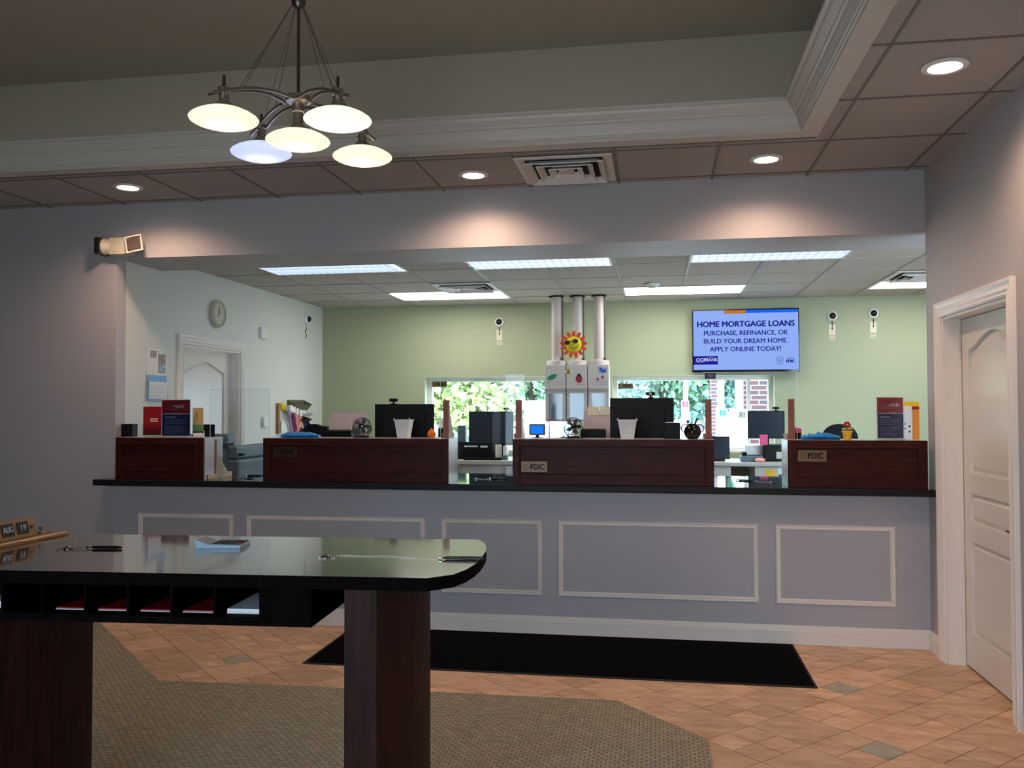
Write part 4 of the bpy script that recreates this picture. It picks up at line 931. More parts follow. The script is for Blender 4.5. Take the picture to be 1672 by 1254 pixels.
for px, py, lab in ((815.5, 526, 'white dome camera with ivory plate on the green wall left of the vacuum tubes'), (1358.5, 516, 'white dome camera with ivory plate nearest the television'), (1425.5, 512, 'white dome camera with ivory plate at the far right of the green wall')):
    p = at(px, py, y=YB); dome((p.x, YB, p.z), lab)
p = at(499, 521, x=XL); dome((XL, p.y, p.z), 'white dome camera on the pale left wall near the corner', PI/2, 1, False)
cb_ = MB().use('oak').tube([(0, 0, -.06), (.004, .01, -.11), (.004, -.02, -.15), (.004, .01, -.19), (.004, .0, -.22)], .006, 6).build('cable', loc=(XL+.003, p.y, p.z)); tag(cb_, 'short brown cable hanging below the camera on the pale left wall', 'cable')
# ------------------------------------------------------------------ left wall items
p = at(352, 513, x=XL); r = thing('wall_clock', 'round ivory wall clock above the door on the pale left wall', 'clock', (XL, p.y, p.z), PI/2)
MB().use('clockrim').lathe([(.122, 0), (.126, -.02), (.122, -.04), (.110, -.048), (.102, -.042), (.098, -.036)], 36, (0, 0, 0), 'y').build('rim', r)
MB().use('clockface').cyl((0, -.034, 0), .10, .006, 36, 'y').build('face', r)
hh = MB().use('ink').box(-.003, .003, -.038, -.0345, -.01, .070); hh.xf(Matrix.Rotation(-.12, 4, 'Y')); hh.box(-.004, .004, -.039, -.036, -.01, .046); hh.use('grid').xf(Matrix.Rotation(-2.1, 4, 'Y')); hh.box(-.003, .003, -.037, -.035, 0, .06); hh.xf(); hh.build('hands', r)
tk = MB().use('ink')
for i in range(12): tk.xf(Matrix.Rotation(2*PI*i/12, 4, 'Y')); tk.box(-.002, .002, -.036, -.0342, .080, .092)
tk.xf(); tk.build('hour_marks', r)
p = at(255, 610, x=XL)
y0_, y1_ = at(239, 600, x=XL).y, at(271, 600, x=XL).y; zt_, zm_, zb_ = at(239, 568, x=XL).z, at(240, 612, x=XL).z, at(240, 654, x=XL).z; W_ = y1_-y0_
r = thing('wall_calendar', 'open wall calendar with photos above a blue month page on the pale left wall', 'calendar', (XL, (y0_+y1_)/2, zm_), PI/2)
MB().use('paper').box(-W_/2, W_/2, -.006, -.002, 0, zt_-zm_).build('picture_page', r)
HT = zt_-zm_; ph = MB().use('photo1').box(-W_*.34, -W_*.04, -.0068, -.006, HT*.66, HT*.92).use('photo1').box(W_*.06, W_*.44, -.0068, -.006, HT*.45, HT*.83).use('photo2').box(W_*.06, W_*.44, -.0068, -.006, HT*.10, HT*.45); [ph.use('calink').box(W_*u_, W_*(u_+.03), -.0068, -.006, HT*v_, HT*(v_+.03)) for u_, v_ in ((-.45, .9), (-.44, .7), (-.42, .55), (.0, .93), (.1, .9), (.3, .93), (.42, .88), (-.4, .1), (-.3, .15), (-.25, .06))]; ph.build('photos', r)
hb = zm_-zb_; MB().use('calblue').add([(-W_/2, -.004, 0), (W_/2, -.004, 0), (W_/2, -.012, -hb*.3), (-W_/2, -.012, -hb*.3), (W_/2+.004, -.018, -hb), (-W_/2-.004, -.018, -hb)], [(0, 1, 2, 3), (3, 2, 4, 5)]).build('month_page', r)
MB().use('paper').box(-W_*.46, W_*.46, -.0195, -.0185, -hb*.93, -hb*.26).build('date_grid', r)
gd = MB().use('calink')
for i in range(6): gd.box(-W_*.46, W_*.46, -.0202, -.0195, -hb*(.40+.1*i), -hb*(.40+.1*i)+.0015)
for i in range(1, 7): x = -W_*.46+W_*.92*i/7; gd.box(x, x+.0015, -.0202, -.0195, -hb*.90, -hb*.40)
gd.build('grid_lines', r)
p = at(428, 544, x=XL); simple('thermostat', 'small white sensor box high on the pale left wall right of the clock', 'sensor', (XL, p.y, p.z), [('box', 'white', [(-.07, .07, -.03, 0, -.06, .055)], .004)], PI/2)
p = at(431, 689, x=XL); simple('wall_switch', 'white box switch on the pale left wall right of the door', 'switch', (XL, p.y, p.z), [('box', 'white', [(-.06, .06, -.03, 0, -.05, .05)], .006)], PI/2)
p = at(422, 733, x=XL); r = simple('switch_plate', 'triple light switch plate on the pale left wall above the counter', 'switch', (XL, p.y, p.z), [('plate', 'white', [(-.08, .09, -.006, 0, -.065, .06)], .002), ('toggles', 'clockface', [(-.05+i*.045, -.04+i*.045, -.014, -.006, -.012, .012) for i in range(3)], 0)], PI/2)
# wall file pockets and bead strands
p = at(483, 661, x=XL)
def pocket(px0, px1, py0, py1, mm, label, mats='paper'):
    a, b = at(px0, py1, x=XL), at(px1, py0, x=XL); W2 = b.y-a.y; z0 = at((px0+px1)/2, py1, x=XL).z; z1 = at((px0+px1)/2, py0, x=XL).z
    r = thing('wall_file_pocket', label, 'file pocket', (XL, (a.y+b.y)/2, z0), PI/2, 'wall file pockets above the left chair'); h = z1-z0; w2 = W2/2*.9
    MB().use(mm).box(-w2, w2, -.003, 0, 0, h).prism([(-.003, 0), (-.05, 0), (-.10, h*.6), (-.003, h)], -w2, -w2+.003, 'x').prism([(-.003, 0), (-.05, 0), (-.10, h*.6), (-.003, h)], w2-.003, w2, 'x').build('back_and_sides', r)
    k = MB().use(mm).add([(-w2, -.05, 0), (w2, -.05, 0), (w2, -.10, h*.55), (-w2, -.10, h*.55), (-w2, -.003, 0), (w2, -.003, 0)], [(0, 1, 2, 3), (4, 5, 1, 0)]); k.build('front', r)
    return r
pocket(467, 497, 653, 670, 'smoke', 'empty smoked file pocket, topmost on the left wall')
pocket(478, 500, 671, 680, 'paper', 'white file pocket full of paper, second from the top on the left wall')
pocket(479, 497, 680, 691, 'smoke2', 'brown file pocket under the white one on the left wall')
pocket(478, 502, 688, 712, 'navyfold', 'navy file pocket with folders, lowest on the left wall')
r = thing('wall_rack', 'narrow oak rack with hanging ribbons on the pale left wall', 'rack', (XL, at(455, 690, x=XL).y, at(455, 700, x=XL).z), PI/2)
MB().use('oak').box(-.07, -.03, -.03, 0, -.05, .27).build('board', r); MB().use('sunface').ball((.03, -.03, .24), .03, 10, (1, .6, 1.6)).ball((.09, -.03, .22), .025, 10, (1, .6, 1.6)).build('yellow_bow', r)
MB().use('white').box(-.02, .18, -.04, 0, -.05, .08).build('pocket', r)
for i, (px, mm, lab) in enumerate(((463, 'lavender', 'lavender bead strand hanging at the left of the bunch on the left wall'), (467.5, 'plum', 'plum bead strand hanging beside the lavender one on the left wall'), (473, 'salmon', 'salmon bead strand hanging in the middle of the bunch on the left wall'), (479, 'salmon', 'salmon bead strand hanging nearest the file pockets on the left wall'))):
    a, b = at(px, 667+i*2.5, x=XL), at(px+3, 704+i*1.5, x=XL)
    r = thing('bead_strand', lab, 'bead strand', (XL+.07, a.y, a.z), 0, 'bead strands on the left wall'); dz = a.z-b.z; dy = b.y-a.y
    MB().use(mm).tube([(0, -.02, 0), (.01, -.03+dy*.2, -dz*.4), (0, dy*.8, -dz*.85), (0, dy+.02, -dz), (0, dy+.05, -dz*.8), (-.01, .06, -dz*.4), (-.01, .03, 0)], .016, 8).build('strand', r)
    MB().use('paper').box(-.02, .02, -.03, .04, -.03, .035).build('tag', r)
# slate vinyl chair left behind counter
def P_(px, py): return at(px, py, y=8.0)
a, b = P_(330, 712), P_(388, 772)
r = thing('recliner', 'slate blue vinyl armchair by the pale left wall behind the single pine foot', 'armchair', (-3.70, 6.95, 0), 0)
MB().use('steel').box(-.24, .12, 0, .14, .42, 1.22).build('backrest', r, bevel=.02)
MB().use('steel').box(-.24, .125, -.04, .12, 1.22, 1.315).build('head_cushion', r, bevel=.02)
MB().use('steel').box(-.24, .10, .12, .62, .36, .54).build('seat', r, bevel=.03)
MB().use('steel').box(.125, .195, -.02, .60, 1.10, 1.215).build('armrest', r, bevel=.02)
MB().use('steel').box(.122, .225, -.04, .62, .0, 1.098).build('side_panel', r, bevel=.02)
MB().use('black').box(.196, .235, .02, .06, 1.13, 1.15).build('lever', r)
# ------------------------------------------------------------------ ceiling fixtures
def downlight(x, y, label):
    r = thing('recessed_downlight', label, 'ceiling light', (x, y, ZC), 0, 'warm recessed downlights in the lobby ceiling')
    MB().use('white').lathe([(.098, .004), (.098, -.003), (.088, -.008), (.072, -.006), (.066, .003)], 32).build('trim_ring', r)
    MB().use('led').cyl((0, 0, -.002), .066, .003, 28).build('lamp', r)
    l = bpy.data.lights.new('downlight_beam', 'SPOT'); l.energy = DL; l.color = (1, .66, .47); l.spot_size = math.radians(154); l.spot_blend = .9; l.shadow_soft_size = .06
    o = bpy.data.objects.new('downlight_beam', l); COL.objects.link(o); o.parent = r; o.location = (0, 0, -.012)
DL = 74
downlight(-3.574, 5.475, 'lit recessed downlight above the emergency light at the left')
downlight(-1.173, 5.569, 'lit recessed downlight left of the square vent')
downlight(.667, 5.514, 'lit recessed downlight at the back right of the ceiling border')
downlight(1.276, 4.139, 'lit recessed downlight nearest the camera, above the door')
downlight(1.276, 1.8, 'unseen recessed downlight added in the lobby ceiling border to light the door and tiles')  # extra lamp out of view, brightens floor tiles and door
def vent(x0, x1, y0, y1, z, label, mm='ventmetal'):
    cx, cy, w, d = (x0+x1)/2, (y0+y1)/2, (x1-x0)/2, (y1-y0)/2
    r = thing('ceiling_vent', label, 'vent', (cx, cy, z), 0, 'square ceiling air vents')
    MB().use('dark').box(-w+.03, w-.03, -d+.03, d-.03, .0, .003).build('duct', r)
    f = MB().use(mm)
    def ringf(a0, z0, a1, z1):
        A = [(-w*a0, -d*a0, z0), (w*a0, -d*a0, z0), (w*a0, d*a0, z0), (-w*a0, d*a0, z0)]; B = [(-w*a1, -d*a1, z1), (w*a1, -d*a1, z1), (w*a1, d*a1, z1), (-w*a1, d*a1, z1)]
        f.add(A+B, [(i, (i+1) % 4, 4+(i+1) % 4, 4+i) for i in range(4)])
    ringf(1, -.002, 1, -.010); ringf(1, -.010, .90, -.012); ringf(.90, -.012, .80, -.004)
    f.build('frame', r, fixn=False)
    for a in (.82, .59, .36):
        f = MB().use(mm); ringf(a, -.028, a-.13, -.002); ringf(a, -.034, a-.0, -.028); ringf(a, -.034, a-.13, -.006); f.build('louvre', r, fixn=False)
    MB().use(mm).box(-w*.16, w*.16, -d*.16, d*.16, -.022, -.018).build('centre_plate', r)
vent(-.855, -.26, 5.215, 5.835, ZC, 'square white louvred vent in the lobby ceiling beside the raised tray')
vent(-2.16, -1.57, 8.24, 8.82, ZB, 'square vent in the teller room ceiling above the left light panel', 'ventmetal')
vent(2.11, 2.70, 8.2, 8.80, ZB, 'square vent at the right end of the teller room ceiling', 'ventmetal')
def panel_light(x0, x1, y0, y1, label, kind):
    r = thing('ceiling_light_panel', label, 'ceiling light', ((x0+x1)/2, (y0+y1)/2, ZB), 0, 'fluorescent light panels in the teller room'); w, d = (x1-x0)/2, (y1-y0)/2
    MB().use('white').box(-w, w, -d, -d+.02, -.006, -.001).box(-w, w, d-.02, d, -.006, -.001).box(-w, -w+.02, -d+.02, d-.02, -.006, -.001).box(w-.02, w, -d+.02, d-.02, -.006, -.001).build('frame', r)
    if kind == 'flat': MB().use('panel').box(-w+.02, w-.02, -d+.02, d-.02, -.004, -.0012).build('diffuser', r)
    else:
        MB().use('troffer').box(-w+.02, w-.02, -d+.02, d-.02, -.0025, -.001).build('diffuser', r)
        lv = MB().use('chrome')
        for i in range(1, 18): x = -w+2*w*i/18; lv.box(x-.0015, x+.0015, -d+.02, d-.02, -.03, -.003)
        for j in (1, 2): y = -d+2*d*j/3; lv.box(-w+.02, w-.02, y-.002, y+.002, -.03, -.003)
        lv.build('louvre', r)
M['troffer'] = glow('parabolic_louvre_glow', (.66, .80, 1.0), 1.9)
panel_light(-3.36, -2.14, 6.83, 7.44, 'bluish louvred light panel at the left behind the header', 'louvre')
panel_light(-1.56, -.36, 6.83, 7.44, 'bluish louvred light panel in the middle behind the header', 'louvre')
panel_light(.27, 1.49, 6.83, 7.40, 'bluish louvred light panel at the right behind the header', 'louvre')
panel_light(-2.79, -1.57, 8.85, 9.45, 'bright white light panel over the left window', 'flat')
panel_light(-.34, .88, 8.84, 9.45, 'bright white light panel left of the television', 'flat')
panel_light(2.11, 3.33, 8.84, 9.38, 'bright white light panel at the far right of the teller room', 'flat')
p = at(1065, 463, z=ZB); r = thing('smoke_detector', 'round white smoke detector on the teller room ceiling', 'smoke detector', (p.x, p.y, ZB), 0)
MB().use('white').lathe([(.075, -.001), (.075, -.012), (.05, -.03), (.03, -.045), (.001, -.046)], 24).build('body', r); MB().use('putty_d').lathe([(.046, -.026), (.046, -.038)], 20).build('sensor_ring', r)
# ------------------------------------------------------------------ emergency light
p0, p1 = at(151, 416, y=5.9), at(238, 388, y=5.9); cx = (at(177, 400, y=5.9).x+at(214, 400, y=5.9).x)/2; cz = (2.668+2.795)/2
r = thing('emergency_light', 'beige twin-head emergency light on the corner above the opening', 'emergency light', (cx, YW, cz), 0)
MB().use('offwhite').box(-.075, .10, -.075, 0, -.062, .062).build('battery_box', r, bevel=.004)
MB().use('putty_d').box(-.06, -.057, -.0765, -.075, -.045, -.02).box(-.05, .02, -.0765, -.075, -.045, -.0435).build('label_strip', r)
X = Matrix.Translation((-.135, -.055, 0)) @ Matrix.Rotation(1.35, 4, 'Z')
h1 = MB().use('offwhite'); h1.xf(Matrix.Translation((-.115, -.055, 0)) @ Matrix.Rotation(-PI/2, 4, 'Z')); h1.lathe([(.001, .05), (.03, .045), (.052, .025), (.062, 0)], 24, (0, 0, 0), 'y'); h1.xf(); h1.build('lamp_head', r)
h1b = MB().use('bronze'); h1b.xf(Matrix.Translation((-.117, -.055, 0)) @ Matrix.Rotation(-PI/2, 4, 'Z')); h1b.box(-.062, .062, -.05, 0, -.062, .062); h1b.xf(); h1b.build('lens_housing', r, bevel=.008)
X = Matrix.Translation((.150, -.10, .004)) @ Matrix.Rotation(.12, 4, 'Z') @ Matrix.Rotation(-.12, 4, 'X') @ Matrix.Rotation(-.20, 4, 'Y')
h2 = MB().use('offwhite'); h2.xf(X); h2.lathe([(.02, .055), (.05, .035), (.06, .004)], 24, (0, 0, 0), 'y'); h2.xf(); h2.build('lamp_head', r)
h3 = MB().use('reflector'); h3.xf(X); h3.lathe([(.052, -.004), (.040, .015), (.018, .028), (.001, .03)], 24, (0, 0, 0), 'y'); h3.use('pinkpaper')
for q in ((-.062, .062, -.012, 0, -.062, -.052), (-.062, .062, -.012, 0, .052, .062), (-.062, -.052, -.012, 0, -.052, .052), (.052, .062, -.012, 0, -.052, .052)): h3.box(*q)
h3.add([(-.052, -.002, -.052), (.052, -.002, -.052), (.052, -.002, .052), (-.052, -.002, .052)], [(0, 1, 2, 3)]) if False else None
h3.xf(); h3.build('reflector', r)
h4 = MB().use('lens'); h4.xf(X); h4.add([(-.054, -.011, -.054), (.054, -.011, -.054), (.054, -.011, .054), (-.054, -.011, .054)], [(0, 1, 2, 3)]); h4.xf(); h4.build('lens', r, fixn=False)
# ------------------------------------------------------------------ chandelier
HX, HY, HZ = -1.445, 3.377, 2.80
r = thing('chandelier', 'five-light brushed nickel chandelier with frosted saucer shades hanging from the tray ceiling', 'chandelier', (HX, HY, HZ), 0)
MB().use('nickel').lathe([(.001, -.022), (.03, -.022), (.05, -.012), (.052, .0), (.05, .012), (.02, .016), (.001, .016)], 28).build('hub', r)
MB().use('bronze').cyl((0, 0, .01), .0065, 3.69-HZ-.03, 12).build('rod', r)
MB().use('bronze').lathe([(.001, .375), (.02, .38), (.029, .395), (.029, .42), (.02, .432), (.001, .435)], 20).build('cable_ball', r)
MB().use('nickel').lathe([(.001, 3.69-HZ-.001), (.07, 3.69-HZ-.001), (.065, 3.69-HZ-.02), (.02, 3.69-HZ-.035)], 24).build('canopy', r)
arms = {'L': (-.184, -.272), 'R': (.240, -.185), 'B': (.170, .305), 'A': (-.241, .170)}
order = ['L', 'R', 'B', 'A']
V = {k: Vector((v[0], v[1], 0)) for k, v in arms.items()}
for a, b in zip(order, order[1:]+order[:1]):
    pa, pb = V[a], V[b]; da, db = pa.normalized(), pb.normalized(); mid = (da+db).normalized()
    sa = Vector((-da.y, da.x, 0)); sa = sa if sa.dot(mid) > 0 else -sa; sb = Vector((-db.y, db.x, 0)); sb = sb if sb.dot(mid) > 0 else -sb
    o = .019; ra, rb = pa.length, pb.length
    def z(t): return {0: -.062, .3: -.036, .6: .0, .85: .004}[t]
    P = [da*(ra+.055)+sa*o+Vector((0, 0, -.075)), da*ra+sa*o+Vector((0, 0, -.052)), da*(ra*.7)+sa*o+Vector((0, 0, -.018)), da*(ra*.4)+sa*(o+.004)+Vector((0, 0, -.004)), mid*.058+Vector((0, 0, -.012)),
         db*(rb*.4)+sb*(o+.004)+Vector((0, 0, -.004)), db*(rb*.7)+sb*o+Vector((0, 0, -.018)), db*rb+sb*o+Vector((0, 0, -.052)), db*(rb+.055)+sb*o+Vector((0, 0, -.075))]
    MB().use('nickel').tube(curve(P, 7), .0052, 4, rz=.0075).build('arm', r)
cables = MB().use('bronze')
for k in order:
    for sg in (-1, 1):
        q = V[k]*.78; n_ = Vector((-V[k].y, V[k].x, 0)).normalized()*.019*sg
        cables.tube([q+n_+Vector((0, 0, -.02)), V[k].normalized()*.02+Vector((0, 0, .40))], .0011, 5)
cables.build('suspension_cables', r)
def lamp(off, zc, fm, en, col, tall=False):
    zt = zc+.030
    sk = MB().use('nickel').lathe([(.048, zt), (.046, zt+.006), (.030, zt+.014), (.028, zt+.022), (.019, zt+.028), (.019, zt+.062), (.023, zt+.064), (.023, zt+.080), (.018, zt+.084), (.001, zt+.084)] if not tall else
                                  [(.048, zt), (.046, zt+.006), (.030, zt+.014), (.028, zt+.022), (.021, zt+.028), (.020, zt+.075), (.026, zt+.08), (.026, .0-.02), (.001, -.02)], 22, (off[0], off[1], 0))
    s = sk.build('lamp_socket', r)
    if not tall:
        MB().use('bronze').cyl((off[0], off[1], zt+.084), .006, .045, 10).build('finial', s)
        dd = Vector((off[0], off[1], 0)).normalized(); nn = Vector((-dd.y, dd.x, 0)); cc = Vector((off[0], off[1], zt+.055))
        MB().use('nickel').tube([cc-nn*.03, cc+nn*.03], .005, 6).build('cross_pin', s)
    sh = MB().use(fm); R = .130
    sh.lathe([(.040, zt+.002), (.060, zt-.002), (.085, zt-.010), (.110, zt-.022), (.126, zt-.033), (R, zt-.040), (.127, zt-.046), (.112, zt-.055), (.085, zt-.064), (.055, zt-.070), (.025, zt-.073), (.0005, zt-.074)], 44, (off[0], off[1], 0))
    sh.build('glass_shade', r, fixn=True)
    l = bpy.data.lights.new('bulb', 'POINT'); l.energy = en; l.color = col; l.shadow_soft_size = .022
    o = bpy.data.objects.new('bulb', l); COL.objects.link(o); o.parent = r; o.location = (off[0], off[1], zt-.036)
W1, W2, C1 = (1, .86, .66), (1, .95, .85), (.62, .68, 1)
for k, fm, col in (('L', FROST[0], W1), ('R', FROST[2], W2), ('B', FROST[0], W1), ('A', FROST[1], C1)): lamp(arms[k], -.150, fm, .5, col)
lamp((0, .0), -.162, FROST[0], .5, W1, True)
# ------------------------------------------------------------------ check writing desk (foreground)
DA = math.radians(3.3)
r = thing('check_desk', 'dark glossy standing desk with pigeonholes and cherry pedestals in the foreground', 'desk', (-.635, 2.387, 0), DA)
# local: x along the near edge (negative to the left), y away from the camera
top = [(-3.0, 0), (0, 0)]
out = [(.063, .06), (.088, .14), (.100, .23), (.104, .33), (.100, .47), (.088, .57), (.068, .652), (.050, .70), (.034, .721)]
top += out+[(-3.0, .721)]
MB().use('desktop').prism(top, DZ-.037, DZ, smooth=False).build('desktop', r)
dtp = r.children[0]; dtp.data.materials.append(M['darkwood'])
for p_ in dtp.data.polygons:
    if p_.normal.z < .5: p_.material_index = 1
sh = MB().use('darkwood'); z0, z1 = .928, DZ-.038; fy, by = .035, .40; xr = -.345
loc = lambda x: (x+.635)
sh.box(-3.0, xr, fy, by, z0-.022, z0).box(-3.0, xr, by-.012, by, z0, z1).box(loc(-1.132), xr, fy+.002, fy+.014, z0, z1)
for x in [-1.931, -1.805, -1.669, -1.536, -1.402, -1.270, -1.132, -.985]+[-2.06-.134*k for k in range(6)]: sh.box(loc(x)-.004, loc(x)+.004, fy+.002, by-.012, z0, z1)
sh.build('pigeonhole_rack', r)
def pedestal(x0, x1, y0, y1):
    """deep slab leg: flat narrow front, side bowed outwards"""
    N = 10; pts = [(x0, y0), (x1, y0)]
    pts += [(x1+.075*math.sin(PI*.62*i/N), y0+.02+(y1-y0-.02)*i/N) for i in range(1, N+1)]
    pts += [(x0, y1)]
    m = MB().use('redwood').prism(pts, 0, DZ-.04).build('pedestal', r)
    MB().use('redwood').box(x1-.002, x1+.003, y0-.0015, y0+.003, 0, DZ-.06).build('seam', m)
    return m
pedestal(-.272, -.178, .115, .58)
pedestal(-1.68, -1.41, .115, .58)
def mail(x, w, mm, h, rz, label):
    p = Matrix.Rotation(DA, 4, 'Z') @ Vector((loc(x), fy+.05, 0)); o = thing('deposit_slips', label, 'paper', (-.635+p.x, 2.387+p.y, z0+.001), DA+rz, 'slips in the desk pigeonholes')
    MB().use(mm).box(-w/2, w/2, 0, .22, 0, h*.5).build('slip_stack', o)
    mz = MB().use('paper').box(-w/2-.001, w/2+.001, -.001, .001, 0, .002).box(-w/2, w/2, -.002, 0, h*.24, h*.27); mz.build('slip_edges', o)
mail(-1.99, .10, 'paper', .04, 0, 'white slips in the desk pigeonhole at the left picture edge')
mail(-1.737, .105, 'red', .014, 0, 'red slips in the first filled pigeonhole right of the left pedestal')
mail(-1.602, .105, 'red', .014, 0, 'red slips in the pigeonhole second from the left pedestal')
mail(-1.469, .105, 'red', .014, 0, 'red slips in the pigeonhole third from the left pedestal')
mail(-1.336, .105, 'red', .014, 0, 'red slips in the pigeonhole next to the white slips')
mail(-1.200, .105, 'paper', .028, 0, 'white slips in the pigeonhole nearest the right pedestal')
# calculator
p = (at(316, 897, z=DZ)+at(393, 897, z=DZ))/2
r = thing('calculator', 'pale blue desk calculator lying on the foreground desk', 'calculator', (-1.465, 2.775, DZ), .12)
MB().use('calc').prism([(-.075, 0), (.075, 0), (.075, .012), (-.04, .014), (-.08, .030), (-.085, .024)], 0, .10, 'y').build('case', r, bevel=.002)
kb = MB().use('ink')
for i in range(7):
    for j in range(4): x = -.028+i*.0145; kb.box(x, x+.010, .012+j*.021, .026+j*.021, .0125, .0165)
kb.use('redink').box(.0595, .07, .012, .026, .0125, .017); kb.build('keys', r)
MB().use('calcface').xf(Matrix.Translation((-.04, 0, .0145)) @ Matrix.Rotation(.38, 4, 'Y')).box(-.038, -.002, .008, .092, 0, .0008).build('display', r)
# perpetual calendar block
a = Vector((-2.197, 2.997, 0)); b = Vector((-2.209, 2.675, 0))
r = thing('date_block', 'oak desk calendar block reading THU AUG 19 with a pen holder', 'desk calendar', (-2.203, 2.60, DZ), math.radians(90)-.04)
L0, L1 = -.25, .40
MB().use('oak').prism([(0, 0), (0, .010), (.012, .014), (.10, .014), (.10, 0)], L0, L1, 'x').build('base', r, bevel=.002)
ti = .25
MB().use('oak').prism([(.045, .014), (.062, .078), (.078, .078), (.09, .014)], L0, .29, 'x').build('face_board', r, bevel=.002)
X = Matrix.Translation((0, .045, .014)) @ Matrix.Rotation(-ti, 4, 'X')
for cx_, tx in ((.090, 'THU'), (.158, 'AUG'), (.228, '19')):
    MB().use('ink').xf(X).box(cx_-.027, cx_+.023, -.003, .001, .012, .056).build('date_card', r)
    MB().use('brass').xf(X).box(cx_+.0235, cx_+.027, -.004, .001, .010, .058).build('card_rail', r)
    q = X @ Vector((cx_-.002, -.004, .034)); text(tx, .030, 'whiteink', r, q, rot=(PI/2-ti, 0, 0), bold=.0003, sx=.72 if len(tx) > 2 else 1)
MB().use('brass').tube([(.268, .058, .046), (.268, .045, .046)], .004, 8).build('knob', r)
MB().use('chrome').lathe([(.010, .014), (.012, .018), (.006, .024), (.010, .040), (.007, .040), (.003, .024)], 16, (.318, .05, 0)).build('pen_socket', r)
# ------------------------------------------------------------------ outdoors
g = MB().use('asphalt').add([(-40, YB+.25, -.15), (40, YB+.25, -.15), (60, 34, 1.0), (-60, 34, 1.0), (90, 70, 1.6), (-90, 70, 1.6)], [(0, 1, 2, 3), (3, 2, 4, 5)]).build('parking_lot', fixn=False)
tag(g, 'pale sunlit concrete outside the windows', 'pavement')
g = MB().use('asphalt').add([(-40, -30, -.15), (40, -30, -.15), (40, VY, -.15), (-40, VY, -.15)], [(0, 1, 2, 3)]).build('entrance_walk', fixn=False)
tag(g, 'pale concrete walk outside the added entrance behind the viewer', 'pavement')
def gz(y): return -.15+(y-10.28)*1.15/23.7
def tree(x, y, h, w, mm, label, seed, n=5600):
    rr = random.Random(seed); zb = gz(y); r = thing('tree', label, 'tree', (x, y, zb), 0, 'trees beyond the drive-up lane')
    tk = MB().use('bark').tube([(0, 0, 0), (.05, 0, h*.2), (-.05, .05, h*.55)], .14, 8)
    for i in range(6): a = rr.random()*6.28; tk.tube([(0, 0, h*(.2+.05*i)), (w*.3*math.cos(a), w*.3*math.sin(a), h*(.45+.07*i))], .05, 5)
    tk.build('trunk', r)
    lf = MB().use(mm); cl = [(rr.uniform(-.3, .3)*w, rr.uniform(-.3, .3)*w, h*rr.uniform(.12, .9), w*rr.uniform(.2, .36)) for _ in range(15)]
    for i in range(n):
        cx, cy, cz, cr_ = rr.choice(cl); a, b = rr.random()*6.28, math.acos(rr.uniform(-1, 1)); q = cr_*(.75+.3*rr.random())
        c = Vector((cx+q*math.sin(b)*math.cos(a), cy+q*math.sin(b)*math.sin(a), max(.1, cz+q*.9*math.cos(b)))); s = rr.uniform(.09, .19)
        u_ = Vector((rr.uniform(-1, 1), rr.uniform(-1, 1), rr.uniform(-1, 1))).normalized(); v_ = u_.cross(Vector((rr.uniform(-1, 1), rr.uniform(-1, 1), rr.uniform(-1, 1)))).normalized()
        lf.add([c-u_*s, c+v_*s*.6, c+u_*s, c-v_*s*.6], [(0, 1, 2, 3)])
    lf.build('foliage', r, fixn=False)
TR = [(-8.5, 27, 6.5, 4.2, 'leafA', 'yellow-green tree at the far left of the left window'), (-6.2, 25, 6.0, 4.0, 'leafA', 'yellow-green tree left of centre in the left window'), (-4.0, 28, 7.0, 4.6, 'leafB', 'green tree behind the dark monitor in the left window'),
      (-1.7, 29, 7.0, 4.4, 'leafC', 'blue-green tree at the right of the left window'), (.2, 30, 6.5, 3.6, 'leafB', 'green tree behind the number 4 lane column'), (2.2, 31, 7, 4.2, 'leafC', 'blue-green tree behind the number 3 terminal'),
      (-10.8, 30, 6, 4.4, 'leafB', 'green tree outermost on the left beyond the window'), (4.6, 31, 7, 4.4, 'leafB', 'green tree outermost on the right beyond the brick pier')]
for i, t in enumerate(TR): tree(*t[:5], t[5], 20+i)
def pier(px0, px1, y, label, d=.5, z1=3.6):
    a, b = at(px0, 660, y=y), at(px1, 660, y=y); o = MB().use('brick').box(a.x, b.x, y, y+d, gz(y)-.05, z1).build('brick_pier'); tag(o, label, 'pillar', 'brick piers of the drive-up canopy'); return o
pier(1205, 1262, 12.6, 'broad red brick pier behind the number 2 terminal'); pier(1162, 1172, 16.5, 'slim red brick pier left of the number 3 terminal')
def lane(px0, px1, pytop, pt0, pt1, y, num, plate, ppx, ppy, label):
    a, b = at(px0, pytop, y=y), at(px1, pytop, y=y); c, d_ = at(pt0, 640, y=y), at(pt1, 640, y=y); G = gz(y)-.03
    r = thing('drive_up_terminal', label, 'drive-up terminal', ((a.x+b.x)/2, y, G), 0, 'numbered drive-up tube terminals'); w = (b.x-a.x)/2; m = (a.x+b.x)/2
    MB().use('white_ext').box(-w, w, 0, .4, 0, a.z-G).build('terminal_body', r, bevel=.01)
    q = (c.x+d_.x)/2-m; MB().use('white_ext').cyl((q, .2, a.z-G), (d_.x-c.x)/2, 3.4-a.z, 16).build('tube', r)
    pq = at(ppx, ppy, y=y); s = .046*y/13; pl = MB().use(plate).box(pq.x-m-s, pq.x-m+s, -.012, 0, pq.z-G-s*.9, pq.z-G+s*.9).build('number_plate', r)
    text(num, s*1.9, 'whiteink', pl, (pq.x-m, -.015, pq.z-G), bold=.004)
lane(1197, 1219, 668, 1203, 1216, 12.2, '2', 'greyplate', 1211.5, 677, 'white drive-up terminal with a grey number 2 plate')
lane(1171, 1188, 668, 1173, 1184, 15.5, '3', 'teal', 1180, 674, 'white drive-up terminal with a green number 3 plate')
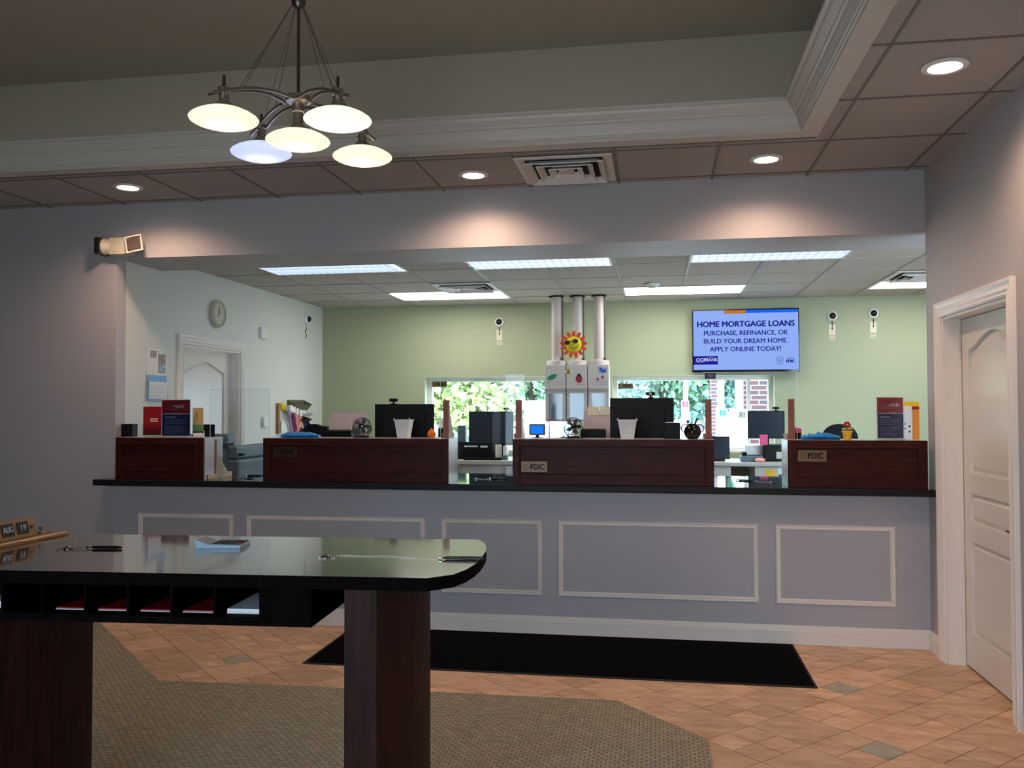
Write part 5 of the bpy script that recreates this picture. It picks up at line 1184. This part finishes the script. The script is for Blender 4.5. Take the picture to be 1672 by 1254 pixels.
lane(1113, 1125, 654, 1116, 1124, 20, '4', 'redplate', 1119, 660, 'white drive-up terminal with a red number 4 plate')
p0, p1 = at(1004, 640, y=32), at(1037, 690, y=32)
o = MB().use('extwall').box(p0.x, p1.x, 32.5, 36, .8, p0.z).build('distant_building'); tag(o, 'pale grey building far beyond the right window', 'building')
p0, p1 = at(855, 654, y=22), at(905, 654, y=22)
r = thing('parked_van', 'white van body seen through the left window beside the tube stations', 'van', ((p0.x+p1.x)/2, 22, gz(22)), 0); w = (p1.x-p0.x)/2; H_ = p0.z-gz(22)
MB().use('white_ext').box(-w, w, 0, 4.5, .3, H_).build('body', r, bevel=.08)
for x in (-w+.12, w-.12):
    for y in (.8, 3.6): MB().use('rubber').cyl((x-.1, y, .33), .33, .2, 20, 'x').build('wheel', r)
# ------------------------------------------------------------------ light
wd = bpy.data.worlds.new('overcast_sky'); SC.world = wd; wd.use_nodes = True; nt = wd.node_tree; bg = nt.nodes['Background']
bg.inputs[0].default_value = (.60, .80, 1.0, 1); bg.inputs[1].default_value = 9.5
sun = bpy.data.lights.new('sun', 'SUN'); sun.energy = 6.0; sun.angle = math.radians(12); sun.color = (1, .97, .9); so = bpy.data.objects.new('sun', sun); COL.objects.link(so)
so.rotation_euler = (math.radians(32), 0, math.radians(-28))
def portal(x0, x1, z0, z1, y, rx):
    l = bpy.data.lights.new('window_portal', 'AREA'); l.shape = 'RECTANGLE'; l.size = x1-x0; l.size_y = z1-z0; l.cycles.is_portal = True
    o = bpy.data.objects.new('window_portal', l); COL.objects.link(o); o.location = ((x0+x1)/2, y, (z0+z1)/2); o.rotation_euler = (rx, 0, 0)
for x0, x1 in WINS: portal(x0, x1, WZ0, WZ1, YB+.27, -PI/2)
for x0, x1 in EW: portal(x0, x1, .05, 2.3, VY-.02, PI/2)
# ------------------------------------------------------------------ camera
cam = bpy.data.cameras.new('camera'); cam.sensor_width = 36; cam.lens = FPX/1672*36; cam.clip_start = .05; cam.clip_end = 300
co = bpy.data.objects.new('camera', cam); COL.objects.link(co)
mw = Matrix.Identity(4)
for i in range(3): mw[i][0] = CR[i]; mw[i][1] = CU[i]; mw[i][2] = -_fw[i]; mw[i][3] = CAM[i]
co.matrix_world = mw; SC.camera = co
vs = SC.view_settings; vs.view_transform = 'Standard'; vs.look = 'None'; vs.gamma = 1; vs.use_curve_mapping = False; vs.exposure = 0.0
SC.cycles.max_bounces = 10; SC.cycles.diffuse_bounces = 5; SC.cycles.glossy_bounces = 4; SC.cycles.transparent_max_bounces = 16; SC.cycles.sample_clamp_indirect = 6
